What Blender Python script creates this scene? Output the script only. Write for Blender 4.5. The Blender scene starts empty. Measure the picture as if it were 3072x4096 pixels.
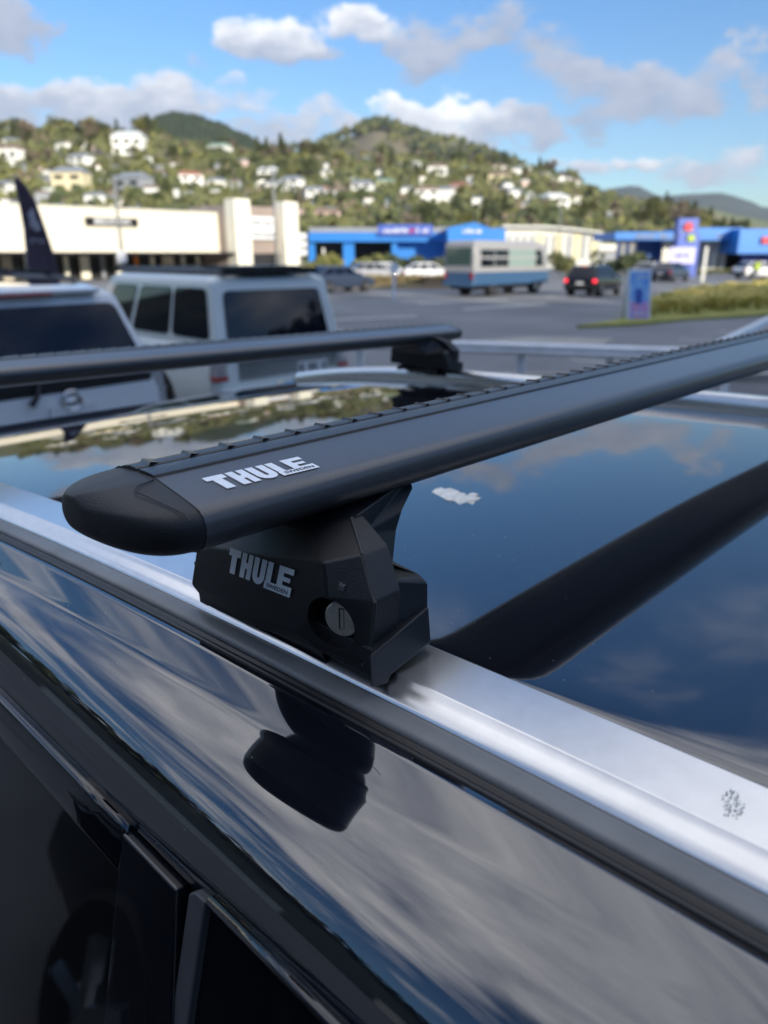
import bpy, math, random
from math import sin, cos, pi, radians, sqrt, atan2, tan
from mathutils import Vector, Matrix
random.seed(7)
S = bpy.context.scene
COL = S.collection
# ------------------------------------------------------------------ camera
H = 2.08                     # height of the phone above the ground
PITCH = radians(19.25)
cd = bpy.data.cameras.new('camera'); cam = bpy.data.objects.new('camera', cd); COL.objects.link(cam)
cam.location = (0, 0, H); cam.rotation_euler = (pi/2-PITCH, 0, 0)
cd.sensor_fit = 'VERTICAL'; cd.sensor_height = 36; cd.sensor_width = 27; cd.lens = 26.0
cd.clip_start = .01; cd.clip_end = 20000
cd.dof.use_dof = True; cd.dof.focus_distance = .37; cd.dof.aperture_fstop = 8.3; cd.dof.aperture_blades = 0
S.camera = cam
S.render.engine = 'CYCLES'
S.cycles.use_denoising = True
S.cycles.max_bounces = 8; S.cycles.glossy_bounces = 5; S.cycles.transparent_max_bounces = 8
S.cycles.sample_clamp_indirect = 6
S.view_settings.view_transform = 'Standard'; S.view_settings.look = 'None'
S.view_settings.exposure = 0.95; S.view_settings.gamma = 1
# ------------------------------------------------------------------ sun
SUN_EL = radians(16); SUN_AZ = atan2(.5, -.83)          # azimuth measured from +Y towards +X
sdir = Vector((sin(SUN_AZ)*cos(SUN_EL), cos(SUN_AZ)*cos(SUN_EL), sin(SUN_EL)))
ld = bpy.data.lights.new('sun', 'SUN'); ld.energy = 3.3; ld.angle = radians(.5); ld.color = (1, .90, .74)
sun = bpy.data.objects.new('sun', ld); COL.objects.link(sun); sun.rotation_euler = sdir.to_track_quat('Z', 'Y').to_euler()
sun.location = (0, -20, 60)
# ------------------------------------------------------------------ projection tools (photo measurements -> directions)
F = 2958.; CX = 1536.; CY = 2048.; CP = cos(PITCH); SP = sin(PITCH)
def wray(u, v):
    px, py = u-CX, CY-v
    return Vector((px, F*CP+py*SP, py*CP-F*SP))
ANG = atan2(.7223, .6916); CA = cos(ANG); SA = sin(ANG)
def ray(u, v):
    r = wray(u, v); return Vector((CA*r.x+SA*r.y, -SA*r.x+CA*r.y, r.z))
def aX(u, v, X): r = ray(u, v); return r*(X/r.x)
def aY(u, v, Y): r = ray(u, v); return r*(Y/r.y)
def aZ(u, v, Z): r = ray(u, v); return r*(Z/r.z)
D2F = 3072/1659.
# ------------------------------------------------------------------ world
w = bpy.data.worlds.new('World'); S.world = w; w.use_nodes = True
nt = w.node_tree; N = nt.nodes; L = nt.links; N.clear()
def nd(tree, t, **k):
    n = tree.nodes.new(t)
    for a, b in k.items(): setattr(n, a, b)
    return n
def mth(tree, op, a, b=None, c=None, clamp=False):
    n = tree.nodes.new('ShaderNodeMath'); n.operation = op; n.use_clamp = clamp
    for i, x in enumerate((a, b, c)):
        if x is None: continue
        if isinstance(x, (int, float)): n.inputs[i].default_value = x
        else: tree.links.new(x, n.inputs[i])
    return n.outputs[0]
wo = nd(nt, 'ShaderNodeOutputWorld'); bg = nd(nt, 'ShaderNodeBackground'); bg.inputs[1].default_value = 1.0
sky = nd(nt, 'ShaderNodeTexSky', sky_type='NISHITA', sun_disc=False, sun_elevation=SUN_EL, sun_rotation=SUN_AZ % (2*pi))
sky.air_density = 1.0; sky.dust_density = .2; sky.ozone_density = 2.0
tc = nd(nt, 'ShaderNodeTexCoord'); sx = nd(nt, 'ShaderNodeSeparateXYZ'); L.new(tc.outputs['Generated'], sx.inputs[0])
dx, dy, dz = sx.outputs
ydv = mth(nt, 'MAXIMUM', dy, .05)
ga = mth(nt, 'DIVIDE', dx, ydv); gb = mth(nt, 'DIVIDE', dz, ydv)
# noise in direction space, and on a flat cloud deck overhead
def noise(tree, vec, scale, detail=6, rough=.55, dist=0.):
    n = nd(tree, 'ShaderNodeTexNoise'); n.inputs['Scale'].default_value = scale; n.inputs['Detail'].default_value = detail
    n.inputs['Roughness'].default_value = rough; n.inputs['Distortion'].default_value = dist
    if vec is not None: tree.links.new(vec, n.inputs['Vector'])
    return n.outputs['Fac']
cmb = nd(nt, 'ShaderNodeCombineXYZ'); L.new(ga, cmb.inputs[0]); L.new(mth(nt, 'MULTIPLY', gb, 1.5), cmb.inputs[1])
cmo = nd(nt, 'ShaderNodeMapping'); cmo.inputs['Location'].default_value = (5.3, 2.2, 1); L.new(cmb.outputs[0], cmo.inputs[0])
w1 = noise(nt, cmb.outputs[0], 7., 6, .6); w2 = noise(nt, cmo.outputs[0], 7., 6, .6)
ga = mth(nt, 'MULTIPLY_ADD', mth(nt, 'SUBTRACT', w1, .5), .30, ga); gb = mth(nt, 'MULTIPLY_ADD', mth(nt, 'SUBTRACT', w2, .5), .13, gb)
nA = noise(nt, cmb.outputs[0], 9., 7, .55); nB = noise(nt, cmb.outputs[0], 26., 5, .6)
# blobs: x, y, rx, ry in photo pixels (display grid), brightness top, brightness bottom, density
BL = [(615, 95, 125, 60, 1.0, .45, 1.1), (780, 55, 95, 62, 1.0, .5, 1.0), (930, 90, 130, 85, .62, .42, .9), (1050, 60, 130, 70, .55, .42, .6),
      (235, 225, 330, 58, .80, .5, 1.1), (60, 268, 170, 40, .62, .5, .75), (560, 285, 210, 45, .68, .52, .8), (720, 268, 110, 40, .78, .6, .8),
      (930, 232, 100, 52, 1.05, .6, 1.15), (1010, 275, 130, 42, .8, .5, 1.0), (1140, 278, 90, 36, .6, .44, .8),
      (1370, 195, 230, 75, .6, .42, 1.0), (1560, 150, 110, 55, .6, .42, .7), (1630, 190, 90, 60, .58, .42, .8), (1300, 262, 120, 32, .55, .42, .7),
      (1380, 350, 95, 32, .95, .55, 1.0), (1560, 380, 160, 42, .72, .55, .75), (1250, 370, 80, 25, .8, .6, .6), (1150, 352, 50, 20, .9, .6, .8),
      (10, 50, 110, 70, .6, .42, .95), (415, 150, 40, 32, .7, .5, .62), (1640, 95, 60, 40, .6, .5, .5), (1240, 120, 110, 60, .55, .45, .45)]
tot = None; wsum = None; csum = None
for (u, v, ru, rv, bt, bb, dn) in BL:
    r = wray(u*D2F, v*D2F); a0, b0 = r.x/r.y, r.z/r.y
    r1 = wray((u+ru)*D2F, (v-rv)*D2F); ra = abs(r1.x/r1.y-a0); rb = abs(r1.z/r1.y-b0)
    ea = mth(nt, 'MULTIPLY', mth(nt, 'SUBTRACT', ga, a0), 1/ra); eb = mth(nt, 'MULTIPLY', mth(nt, 'SUBTRACT', gb, b0), 1/rb)
    d2 = mth(nt, 'MULTIPLY_ADD', ea, ea, mth(nt, 'MULTIPLY', eb, eb))
    val = mth(nt, 'MULTIPLY', mth(nt, 'MAXIMUM', mth(nt, 'SUBTRACT', 1.25, d2), 0), dn)
    br = mth(nt, 'MULTIPLY_ADD', eb, (bt-bb)*.55, (bt+bb)/2)
    tot = val if tot is None else mth(nt, 'MAXIMUM', tot, val)
    wsum = val if wsum is None else mth(nt, 'ADD', wsum, val)
    c_ = mth(nt, 'MULTIPLY', val, br); csum = c_ if csum is None else mth(nt, 'ADD', csum, c_)
bright = mth(nt, 'DIVIDE', csum, mth(nt, 'ADD', wsum, .0001))
dens = mth(nt, 'ADD', mth(nt, 'MULTIPLY', tot, .85), mth(nt, 'ADD', mth(nt, 'MULTIPLY', mth(nt, 'SUBTRACT', nA, .5), 2.1), mth(nt, 'MULTIPLY', mth(nt, 'SUBTRACT', nB, .5), 1.15)))
def sstep(tree, x, lo, hi):
    n = nd(tree, 'ShaderNodeMapRange', interpolation_type='SMOOTHSTEP'); tree.links.new(x, n.inputs[0])
    n.inputs[1].default_value = lo; n.inputs[2].default_value = hi; return n.outputs[0]
front = mth(nt, 'MULTIPLY', sstep(nt, dens, .12, .85), sstep(nt, tot, 0.0, .25))
# only in the part of the sky ahead
front = mth(nt, 'MULTIPLY', front, sstep(nt, dy, .1, .3))
brightF = mth(nt, 'ADD', bright, mth(nt, 'MULTIPLY', mth(nt, 'SUBTRACT', nB, .5), .45))
# overhead deck
dzv = mth(nt, 'ADD', mth(nt, 'MAXIMUM', dz, 0), .12)
cm2 = nd(nt, 'ShaderNodeCombineXYZ'); L.new(mth(nt, 'DIVIDE', dx, dzv), cm2.inputs[0]); L.new(mth(nt, 'DIVIDE', dy, dzv), cm2.inputs[1])
mpp = nd(nt, 'ShaderNodeMapping'); mpp.inputs['Location'].default_value = (3.1, 7.4, 0); L.new(cm2.outputs[0], mpp.inputs[0])
nC = noise(nt, mpp.outputs[0], 1.35, 7, .55, .4); nD = noise(nt, mpp.outputs[0], 4.5, 5, .6)
lowf = mth(nt, 'MULTIPLY', sstep(nt, dz, .66, .48), sstep(nt, dy, .15, .45))
shift = mth(nt, 'SUBTRACT', mth(nt, 'MULTIPLY', sstep(nt, dz, .50, .8), .085), mth(nt, 'ADD', mth(nt, 'MULTIPLY', lowf, .035), mth(nt, 'MULTIPLY', mth(nt, 'MULTIPLY', sstep(nt, dz, .96, .80), mth(nt, 'MAXIMUM', sstep(nt, dy, .0, -.3), sstep(nt, dx, .5, .78))), .12)))
shift = mth(nt, 'ADD', shift, mth(nt, 'MULTIPLY', mth(nt, 'MULTIPLY', sstep(nt, dz, .44, .60), mth(nt, 'MULTIPLY', sstep(nt, dx, .12, .34), sstep(nt, dy, .2, .4))), .12))
shift = mth(nt, 'ADD', shift, mth(nt, 'MULTIPLY', mth(nt, 'MULTIPLY', sstep(nt, dz, .25, .45), sstep(nt, dx, -.05, -.35)), .075))
deck = sstep(nt, mth(nt, 'ADD', nC, shift), .43, .63)
# keep the deck out of the framed part of the sky (elevation below ~24 degrees ahead)
el = mth(nt, 'SUBTRACT', gb, .42)
mask = mth(nt, 'MAXIMUM', sstep(nt, el, -.02, .22), sstep(nt, dy, .35, .1))
deck = mth(nt, 'MULTIPLY', deck, mask)
brightD = mth(nt, 'ADD', mth(nt, 'MULTIPLY', nD, .55), .30)
def colmix(tree, f, a, b):
    n = nd(tree, 'ShaderNodeMix', data_type='RGBA'); 
    if isinstance(f, float): n.inputs[0].default_value = f
    else: tree.links.new(f, n.inputs[0])
    for i, x in ((6, a), (7, b)):
        if isinstance(x, tuple): n.inputs[i].default_value = x
        else: tree.links.new(x, n.inputs[i])
    return n.outputs[2]
def cloudcol(b):
    cr = nd(nt, 'ShaderNodeValToRGB'); L.new(b, cr.inputs[0]); e = cr.color_ramp.elements
    e[0].position = .3; e[0].color = (.20, .235, .33, 1); e[1].position = 1.0; e[1].color = (.80, .79, .78, 1)
    m = e.new(.62); m.color = (.36, .39, .47, 1); return cr.outputs[0]
hs = nd(nt, 'ShaderNodeHueSaturation'); L.new(sky.outputs[0], hs.inputs['Color']); hs.inputs['Saturation'].default_value = 1.25; hs.inputs['Value'].default_value = .091
ht = nd(nt, 'ShaderNodeValToRGB'); L.new(mth(nt, 'MAXIMUM', dz, 0), ht.inputs[0]); e = ht.color_ramp.elements
e[0].position = 0; e[0].color = (.66, .80, 1.0, 1); e[1].position = .5; e[1].color = (.85, .95, 1.15, 1); m_ = e.new(.16); m_.color = (.80, .85, 1, 1)
mt = nd(nt, 'ShaderNodeMix', data_type='RGBA', blend_type='MULTIPLY'); mt.inputs[0].default_value = 1; L.new(hs.outputs[0], mt.inputs[6]); L.new(ht.outputs[0], mt.inputs[7])
SKYC = mt.outputs[2]
def deckcol(b):
    cr = nd(nt, 'ShaderNodeValToRGB'); L.new(b, cr.inputs[0]); e = cr.color_ramp.elements
    e[0].position = .40; e[0].color = (.26, .29, .37, 1); e[1].position = .85; e[1].color = (1.35, 1.32, 1.28, 1)
    m = e.new(.62); m.color = (.71, .72, .77, 1); return cr.outputs[0]
def vmul(c, k):
    n = nd(nt, 'ShaderNodeVectorMath', operation='SCALE'); L.new(c, n.inputs[0]); n.inputs[3].default_value = k; return n.outputs[0]
c1 = colmix(nt, mth(nt, 'MULTIPLY', deck, .88), SKYC, vmul(deckcol(brightD), 1.18))
c2 = colmix(nt, mth(nt, 'MULTIPLY', front, .95), c1, vmul(cloudcol(brightF), .86))
L.new(c2, bg.inputs[0]); L.new(bg.outputs[0], wo.inputs[0])

# ------------------------------------------------------------------ materials
def mat(name, col, rough=.6, metal=0., coat=0., var=0., vscale=6., bump=0., bscale=60., col2=None, spec=.5, emit=None, estr=0., alpha=None, trans=0., detail=4):
    m = bpy.data.materials.new(name); m.use_nodes = True; t = m.node_tree; b = t.nodes['Principled BSDF']
    b.inputs['Base Color'].default_value = (*col, 1); b.inputs['Roughness'].default_value = rough; b.inputs['Metallic'].default_value = metal
    b.inputs['Coat Weight'].default_value = coat; b.inputs['Coat Roughness'].default_value = .015; b.inputs['Specular IOR Level'].default_value = spec
    b.inputs['Transmission Weight'].default_value = trans
    o = t.nodes.new('ShaderNodeTexCoord').outputs['Object']
    if var or col2:
        n = noise(t, o, vscale, detail, .6)
        c2_ = col2 if col2 else tuple(min(1, c*(1+var)) for c in col); c1_ = col if col2 else tuple(c*(1-var) for c in col)
        r = t.nodes.new('ShaderNodeValToRGB'); t.links.new(n, r.inputs[0]); e = r.color_ramp.elements
        e[0].position = .35; e[0].color = (*c1_, 1); e[1].position = .65; e[1].color = (*c2_, 1)
        t.links.new(r.outputs[0], b.inputs['Base Color'])
    if bump:
        n = noise(t, o, bscale, 3, .6); bp = t.nodes.new('ShaderNodeBump'); bp.inputs['Strength'].default_value = bump
        bp.inputs['Distance'].default_value = .001 if bscale > 200 else .01
        t.links.new(n, bp.inputs['Height']); t.links.new(bp.outputs[0], b.inputs['Normal'])
    if emit: b.inputs['Emission Color'].default_value = (*emit, 1); b.inputs['Emission Strength'].default_value = estr
    return m
M = {}
def paint(name, col, fl=0.0):
    """clear-coated car paint with faint dust in the roughness"""
    m = mat(name, col, .5, 0, 1.0, spec=0.); t = m.node_tree; b = t.nodes['Principled BSDF']
    o = t.nodes.new('ShaderNodeTexCoord').outputs['Object']
    n = noise(t, o, 14, 6, .65); mr = t.nodes.new('ShaderNodeMapRange'); t.links.new(n, mr.inputs[0])
    mr.inputs[1].default_value = .35; mr.inputs[2].default_value = .75; mr.inputs[3].default_value = .012; mr.inputs[4].default_value = .05
    t.links.new(mr.outputs[0], b.inputs['Coat Roughness'])
    return m
M['black_paint'] = paint('black_paint', (.006, .007, .011))
# dust specks on the dark paint
t = M['black_paint'].node_tree; b = t.nodes['Principled BSDF']
o = t.nodes.new('ShaderNodeTexCoord').outputs['Object']
vo = t.nodes.new('ShaderNodeTexVoronoi'); vo.inputs['Scale'].default_value = 110; t.links.new(o, vo.inputs['Vector'])
sp = mth(t, 'LESS_THAN', vo.outputs['Distance'], .03)
n2 = noise(t, o, 9, 3); sp = mth(t, 'MULTIPLY', sp, mth(t, 'GREATER_THAN', n2, .5))
mx = t.nodes.new('ShaderNodeMix'); mx.data_type = 'RGBA'; t.links.new(sp, mx.inputs[0]); mx.inputs[6].default_value = (.006, .007, .011, 1); mx.inputs[7].default_value = (.35, .35, .33, 1)
t.links.new(mx.outputs[2], b.inputs['Base Color']); inv = mth(t, 'SUBTRACT', 1, sp); t.links.new(inv, b.inputs['Coat Weight'])
b.inputs['Coat IOR'].default_value = 2.3
M['alu'] = mat('brushed_aluminium_rail', (.70, .70, .695), .25, 1., var=.03, vscale=90)
M['gasket'] = mat('grey_rubber_gasket', (.165, .17, .17), .42, var=.12, vscale=30, spec=.5)
M['emboss'] = mat('grey_embossed_mark', (.09, .095, .10), .5)
M['seal'] = mat('dark_grey_door_rubber', (.05, .053, .06), .5, var=.1, vscale=30)
M['rubber'] = mat('black_rubber', (.012, .012, .013), .38, spec=.45, bump=.1, bscale=400)
M['satin'] = mat('black_satin_aluminium', (.022, .023, .027), .40, 0., coat=.85, bump=.5, bscale=1500, spec=.6)
M['satin'].node_tree.nodes['Principled BSDF'].inputs['Coat Roughness'].default_value = .30
M['strip'] = mat('black_rubber_strip', (.014, .014, .015), .34, spec=.5, bump=.1, bscale=500)
M['plastic'] = mat('black_textured_plastic', (.013, .0135, .015), .44, bump=.35, bscale=1500, spec=.42)
M['plastic2'] = mat('dark_grey_plastic', (.012, .0135, .016), .40, bump=.3, bscale=1500, spec=.42)
M['logo'] = mat('pale_grey_print', (.90, .93, .96), .5, var=.04, vscale=400, spec=.3)
M['dark'] = mat('dark_print', (.02, .022, .025), .6)
M['lock'] = mat('nickel_lock', (.90, .86, .78), .42, 1., var=.12, vscale=250)
M['glassdark'] = mat('tinted_glass', (.003, .004, .005), .02, 0, 0, spec=.35)
M['piano'] = paint('gloss_black_trim', (.004, .005, .008)); M['piano'].node_tree.nodes['Principled BSDF'].inputs['Coat IOR'].default_value = 1.7
M['dropping'] = mat('dried_bird_dropping', (.88, .88, .86), .8, col2=(.62, .62, .58), vscale=140)
M['smudge'] = mat('grey_water_mark', (.42, .44, .45), .8)
M['asphalt'] = mat('asphalt', (.115, .12, .128), .85, var=.18, vscale=.8, bump=.3, bscale=80, detail=8)
M['asphalt2'] = mat('road_asphalt', (.165, .17, .178), .85, var=.22, vscale=.22, detail=8)
M['concrete'] = mat('concrete', (.33, .31, .28), .85, var=.12, vscale=1.5)
M['line'] = mat('road_paint', (.62, .62, .58), .7, var=.2, vscale=5)
M['grassy'] = mat('rough_grass', (.11, .12, .035), .95, col2=(.19, .16, .06), vscale=1.3, detail=8)
M['white_paint'] = paint('white_car_paint', (.74, .76, .77))
M['white_paint2'] = paint('off_white_car_paint', (.70, .74, .71))
M['carglass'] = mat('car_window_glass', (.005, .007, .014), .03, 0, 0, spec=.45)
M['blacktrim'] = mat('black_car_trim', (.012, .012, .014), .35)
M['rim'] = mat('alloy_rim', (.45, .46, .48), .3, 1.)
M['tyre'] = mat('tyre_rubber', (.018, .018, .018), .85)
M['redlens'] = mat('red_lens', (.35, .012, .012), .15, coat=.6)
M['clearlens'] = mat('clear_lens', (.45, .46, .48), .12, .4, coat=.8)
M['brakelit'] = mat('lit_brake_lamp', (.6, .02, .03), .3, emit=(1, .03, .06), estr=1.1)
M['plate'] = mat('plate_white', (.66, .67, .66), .4)
M['chrome'] = mat('chrome', (.7, .7, .72), .12, 1.)
M['cream'] = mat('cream_cladding', (.74, .70, .58), .7, var=.03, vscale=.5)
M['creamlight'] = mat('pale_cream_render', (.80, .78, .66), .7, var=.03, vscale=.6)
M['brownpanel'] = mat('brown_grey_panel', (.30, .245, .215), .7, var=.05, vscale=.8)
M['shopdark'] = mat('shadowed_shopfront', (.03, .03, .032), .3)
M['shoppanel'] = mat('shop_window_posters', (.55, .50, .40), .6, var=.25, vscale=.7)
M['orange'] = mat('orange_panel', (.75, .22, .04), .6)
M['bluefascia'] = mat('bright_blue_fascia', (.02, .20, .62), .45, var=.06, vscale=.4)
M['bluedeep'] = mat('deep_blue_wall', (.015, .10, .38), .5, var=.08, vscale=.4)
M['bluesign'] = mat('blue_sign', (.05, .11, .46), .4)
M['greyroof'] = mat('grey_roof', (.26, .28, .32), .55, var=.08, vscale=.5)
M['whitewall'] = mat('white_wall', (.70, .70, .64), .7, var=.05, vscale=.5)
M['yellowwall'] = mat('pale_yellow_panel', (.72, .66, .42), .7)
M['signwhite'] = mat('white_sign', (.78, .80, .82), .5)
M['screen'] = mat('lit_screen', (.25, .25, .4), .4, emit=(.72, .66, 1.0), estr=.36)
M['signred'] = mat('red_sign', (.62, .03, .05), .5)
M['hiviz'] = mat('yellow_green_hiviz', (.45, .60, .05), .6)
M['galv'] = mat('galvanised_steel', (.80, .82, .84), .45, .2, var=.08, vscale=4)
M['pole'] = mat('grey_pole', (.22, .23, .23), .5)
M['flag'] = mat('dark_purple_flag', (.065, .045, .070), .65, var=.15, vscale=5)
M['flagprint'] = mat('pale_flag_print', (.38, .37, .42), .7)
M['blueprint'] = mat('blue_poster', (.04, .28, .85), .5, col2=(.35, .62, .92), vscale=3)
M['pinkprint'] = mat('pink_poster', (.75, .30, .45), .5, col2=(.40, .38, .85), vscale=6)
M['busgrey'] = mat('pale_grey_bus_paint', (.31, .315, .325), .4, coat=.2)
M['busblue'] = mat('blue_bus_paint', (.04, .10, .20), .4, coat=.2)
M['busglass'] = mat('green_tinted_glass', (.06, .10, .09), .08, spec=.8)
M['busglass2'] = mat('pale_reflecting_glass', (.22, .30, .28), .12, spec=.9)
M['bark'] = mat('bark', (.10, .075, .055), .9, var=.2, vscale=8)

def obj(name, me, m=None, parent=None, smooth=False):
    o = bpy.data.objects.new(name, me); COL.objects.link(o)
    if m is not None: me.materials.append(M[m] if isinstance(m, str) else m)
    if smooth:
        for p in me.polygons: p.use_smooth = True
    if parent is not None: o.parent = parent
    return o
def tag(o, label=None, cat=None, group=None, kind=None):
    if label: o['label'] = label
    if cat: o['category'] = cat
    if group: o['group'] = group
    if kind: o['kind'] = kind
    return o
def empty(name, loc, rz=0., label=None, cat=None, group=None):
    o = bpy.data.objects.new(name, None); COL.objects.link(o); o.location = loc; o.rotation_euler = (0, 0, rz)
    o.empty_display_size = .2
    return tag(o, label, cat, group)
class MB:
    def __init__(s, off=None): s.v = []; s.f = []; s.off = off
    def add(s, vs, fs):
        n = len(s.v)
        s.v += [tuple(x) for x in vs]; s.f += [tuple(i+n for i in f) for f in fs]; return s
    def box(s, c, d, rz=0., tilt=None):
        hx, hy, hz = d[0]/2, d[1]/2, d[2]/2
        vs = [Vector((x, y, z)) for x in (-hx, hx) for y in (-hy, hy) for z in (-hz, hz)]
        if tilt is not None: vs = [tilt @ q for q in vs]
        if rz: R = Matrix.Rotation(rz, 3, 'Z'); vs = [R @ q for q in vs]
        vs = [q+Vector(c) for q in vs]
        return s.add(vs, [(0, 1, 3, 2), (4, 6, 7, 5), (0, 4, 5, 1), (2, 3, 7, 6), (0, 2, 6, 4), (1, 5, 7, 3)])
    def tube(s, pts, r, n=10, cap=True):
        pts = [Vector(p) for p in pts]; k = len(pts); rr = r if isinstance(r, (list, tuple)) else [r]*k
        base = len(s.v); prev = None
        for i, p in enumerate(pts):
            d = (pts[min(i+1, k-1)]-pts[max(i-1, 0)]).normalized()
            ref = Vector((0, 0, 1)) if abs(d.z) < .9 else Vector((1, 0, 0))
            a = d.cross(ref).normalized(); b_ = d.cross(a)
            for j in range(n):
                t_ = 2*pi*j/n; s.v.append(tuple(p+(a*cos(t_)+b_*sin(t_))*rr[i]))
        for i in range(k-1):
            for j in range(n):
                a0 = base+i*n+j; a1 = base+i*n+(j+1) % n; s.f.append((a0, a1, a1+n, a0+n))
        if cap: s.f.append(tuple(base+j for j in range(n))[::-1]); s.f.append(tuple(base+(k-1)*n+j for j in range(n)))
        return s
    def loft(s, rings, closed=True, cap=True):
        base = len(s.v); n = len(rings[0])
        for r in rings: s.v += [tuple(p) for p in r]
        m = n if closed else n-1
        for i in range(len(rings)-1):
            for j in range(m):
                a0 = base+i*n+j; a1 = base+i*n+(j+1) % n; s.f.append((a0, a1, a1+n, a0+n))
        if cap and closed: s.f.append(tuple(base+j for j in range(n))[::-1]); s.f.append(tuple(base+(len(rings)-1)*n+j for j in range(n)))
        return s
    def prism(s, poly, vec):
        """closed polygon extruded along vec"""
        vec = Vector(vec); a = [Vector(p) for p in poly]; b_ = [p+vec for p in a]; return s.loft([a, b_])
    def build(s, name, m=None, parent=None, smooth=False, bevel=0., seg=2, sub=0, angle=None, off=None):
        off = off if off is not None else s.off
        vs = s.v if off is None else [(x-off[0], y-off[1], z-off[2]) for x, y, z in s.v]
        me = bpy.data.meshes.new(name); me.from_pydata(vs, [], s.f); me.update()
        import bmesh
        bm = bmesh.new(); bm.from_mesh(me); bmesh.ops.recalc_face_normals(bm, faces=bm.faces); bm.to_mesh(me); bm.free()
        o = obj(name, me, m, parent, smooth)
        if bevel:
            md = o.modifiers.new('bevel', 'BEVEL'); md.width = bevel; md.segments = seg; md.limit_method = 'ANGLE'; md.angle_limit = radians(angle or 25)
            for p in me.polygons: p.use_smooth = True
            me.shade_smooth() if hasattr(me, 'shade_smooth') else None
            wn = o.modifiers.new('wn', 'WEIGHTED_NORMAL'); wn.keep_sharp = True
        if sub:
            md = o.modifiers.new('sub', 'SUBSURF'); md.levels = sub; md.render_levels = sub
            for p in me.polygons: p.use_smooth = True
        return o
def children(o): return [c for c in bpy.data.objects if c.parent == o]
def copy_tree(o, parent=None, kids=None):
    c = o.copy(); COL.objects.link(c)
    if parent is not None: c.parent = parent
    for ch in children(o): copy_tree(ch, c)
    return c
# ================================================================== the dark car under the camera
def wpos(X, Y, z=0.): return (CA*X-SA*Y, SA*X+CA*Y, z)
XC = .65
OFF = (XC, .2, -H)
car = empty('parked_car', wpos(XC, .2), ANG, 'glossy black car in the foreground seen over its roof, silver roof rails and tinted windows', 'car')
def drop(Y):
    if Y >= 0: return .012*Y+.026*Y*Y+(.12*(Y-.9)**2 if Y > .9 else 0)
    return .012*Y+.03*Y*Y+(.12*(Y+.5)**2 if Y < -.5 else 0)
def ylist(a, b, n): return [a+(b-a)*i/(n-1) for i in range(n)]
def sweep(sec, Y0, Y1, n=60, closed=True, mirror=False, bows=None, cap=True, dr=None):
    """sec: list of (X, z[, bow]) carried along the roof line"""
    rings = []
    for Y in ylist(Y0, Y1, n):
        r = []
        for p in sec:
            bw = p[2] if len(p) > 2 else -.045
            kk = p[3]*(sidedrop(Y) if Y > 0 else 0) if len(p) > 3 else 0
            x = p[0]+bw*max(-1.2, min(1.6, Y))**2*(1 if Y > 0 else -.15)+kk
            if mirror: x = 2*XC-x
            r.append((x, Y, p[1]-(dr(Y, p[0]) if dr else drop(Y))))
        rings.append(r)
    return MB(OFF).loft(rings, closed, cap and closed)
# ---- roof panel
def roofdrop(Y, X=.65): return drop(Y)+.013*math.tanh(Y/.25)
def sidedrop(Y, X=.11): return drop(Y)+.013*math.tanh(Y/.25)*min(1, max(0, (.1868-X)/.02))
rs = [(.2475, -.1893), (.2545, -.1895), (.2590, -.1891), (.2618, -.1880), (.2645, -.1862), (.2675, -.1850), (.2720, -.1844), (.2790, -.1840), (.30, -.1835), (.35, -.1825), (.42, -.1815), (.50, -.1807), (.58, -.1802), (.65, -.1800)]
full = [(x, z, -.045*max(0, (.65-x)/.4)) for x, z in rs] + [(2*XC-x, z, .045*max(0, (.65-x)/.4)) for x, z in rs[-2::-1]]
roof = sweep(full, -1.35, 1.55, 70, closed=False, dr=roofdrop).build('roof', 'black_paint', car, True)
md = roof.modifiers.new('sub', 'SUBSURF'); md.levels = 1; md.render_levels = 1
# ---- silver rails, gaskets, shoulders on both sides
rail_sec = [(.2525, -.1895), (.2490, -.1810), (.2474, -.1772), (.2462, -.1756), (.2450, -.1750), (.2180, -.1768), (.2172, -.1772), (.2160, -.1786), (.2138, -.1797), (.2110, -.1810), (.2088, -.1824), (.2072, -.1842), (.2064, -.1864), (.2062, -.1890), (.2062, -.22), (.2525, -.22)]
gask_sec = [(.2058, -.2100), (.2055, -.1838), (.2040, -.1831), (.1965, -.1836), (.1952, -.1842), (.1945, -.1856), (.1945, -.2100)]
rub_sec = [(.1942, -.191), (.1942, -.1862), (.1934, -.1856), (.1920, -.1858), (.1914, -.1868), (.1906, -.1868), (.1900, -.1861), (.1886, -.1860), (.1879, -.1868), (.1874, -.191)]
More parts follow.
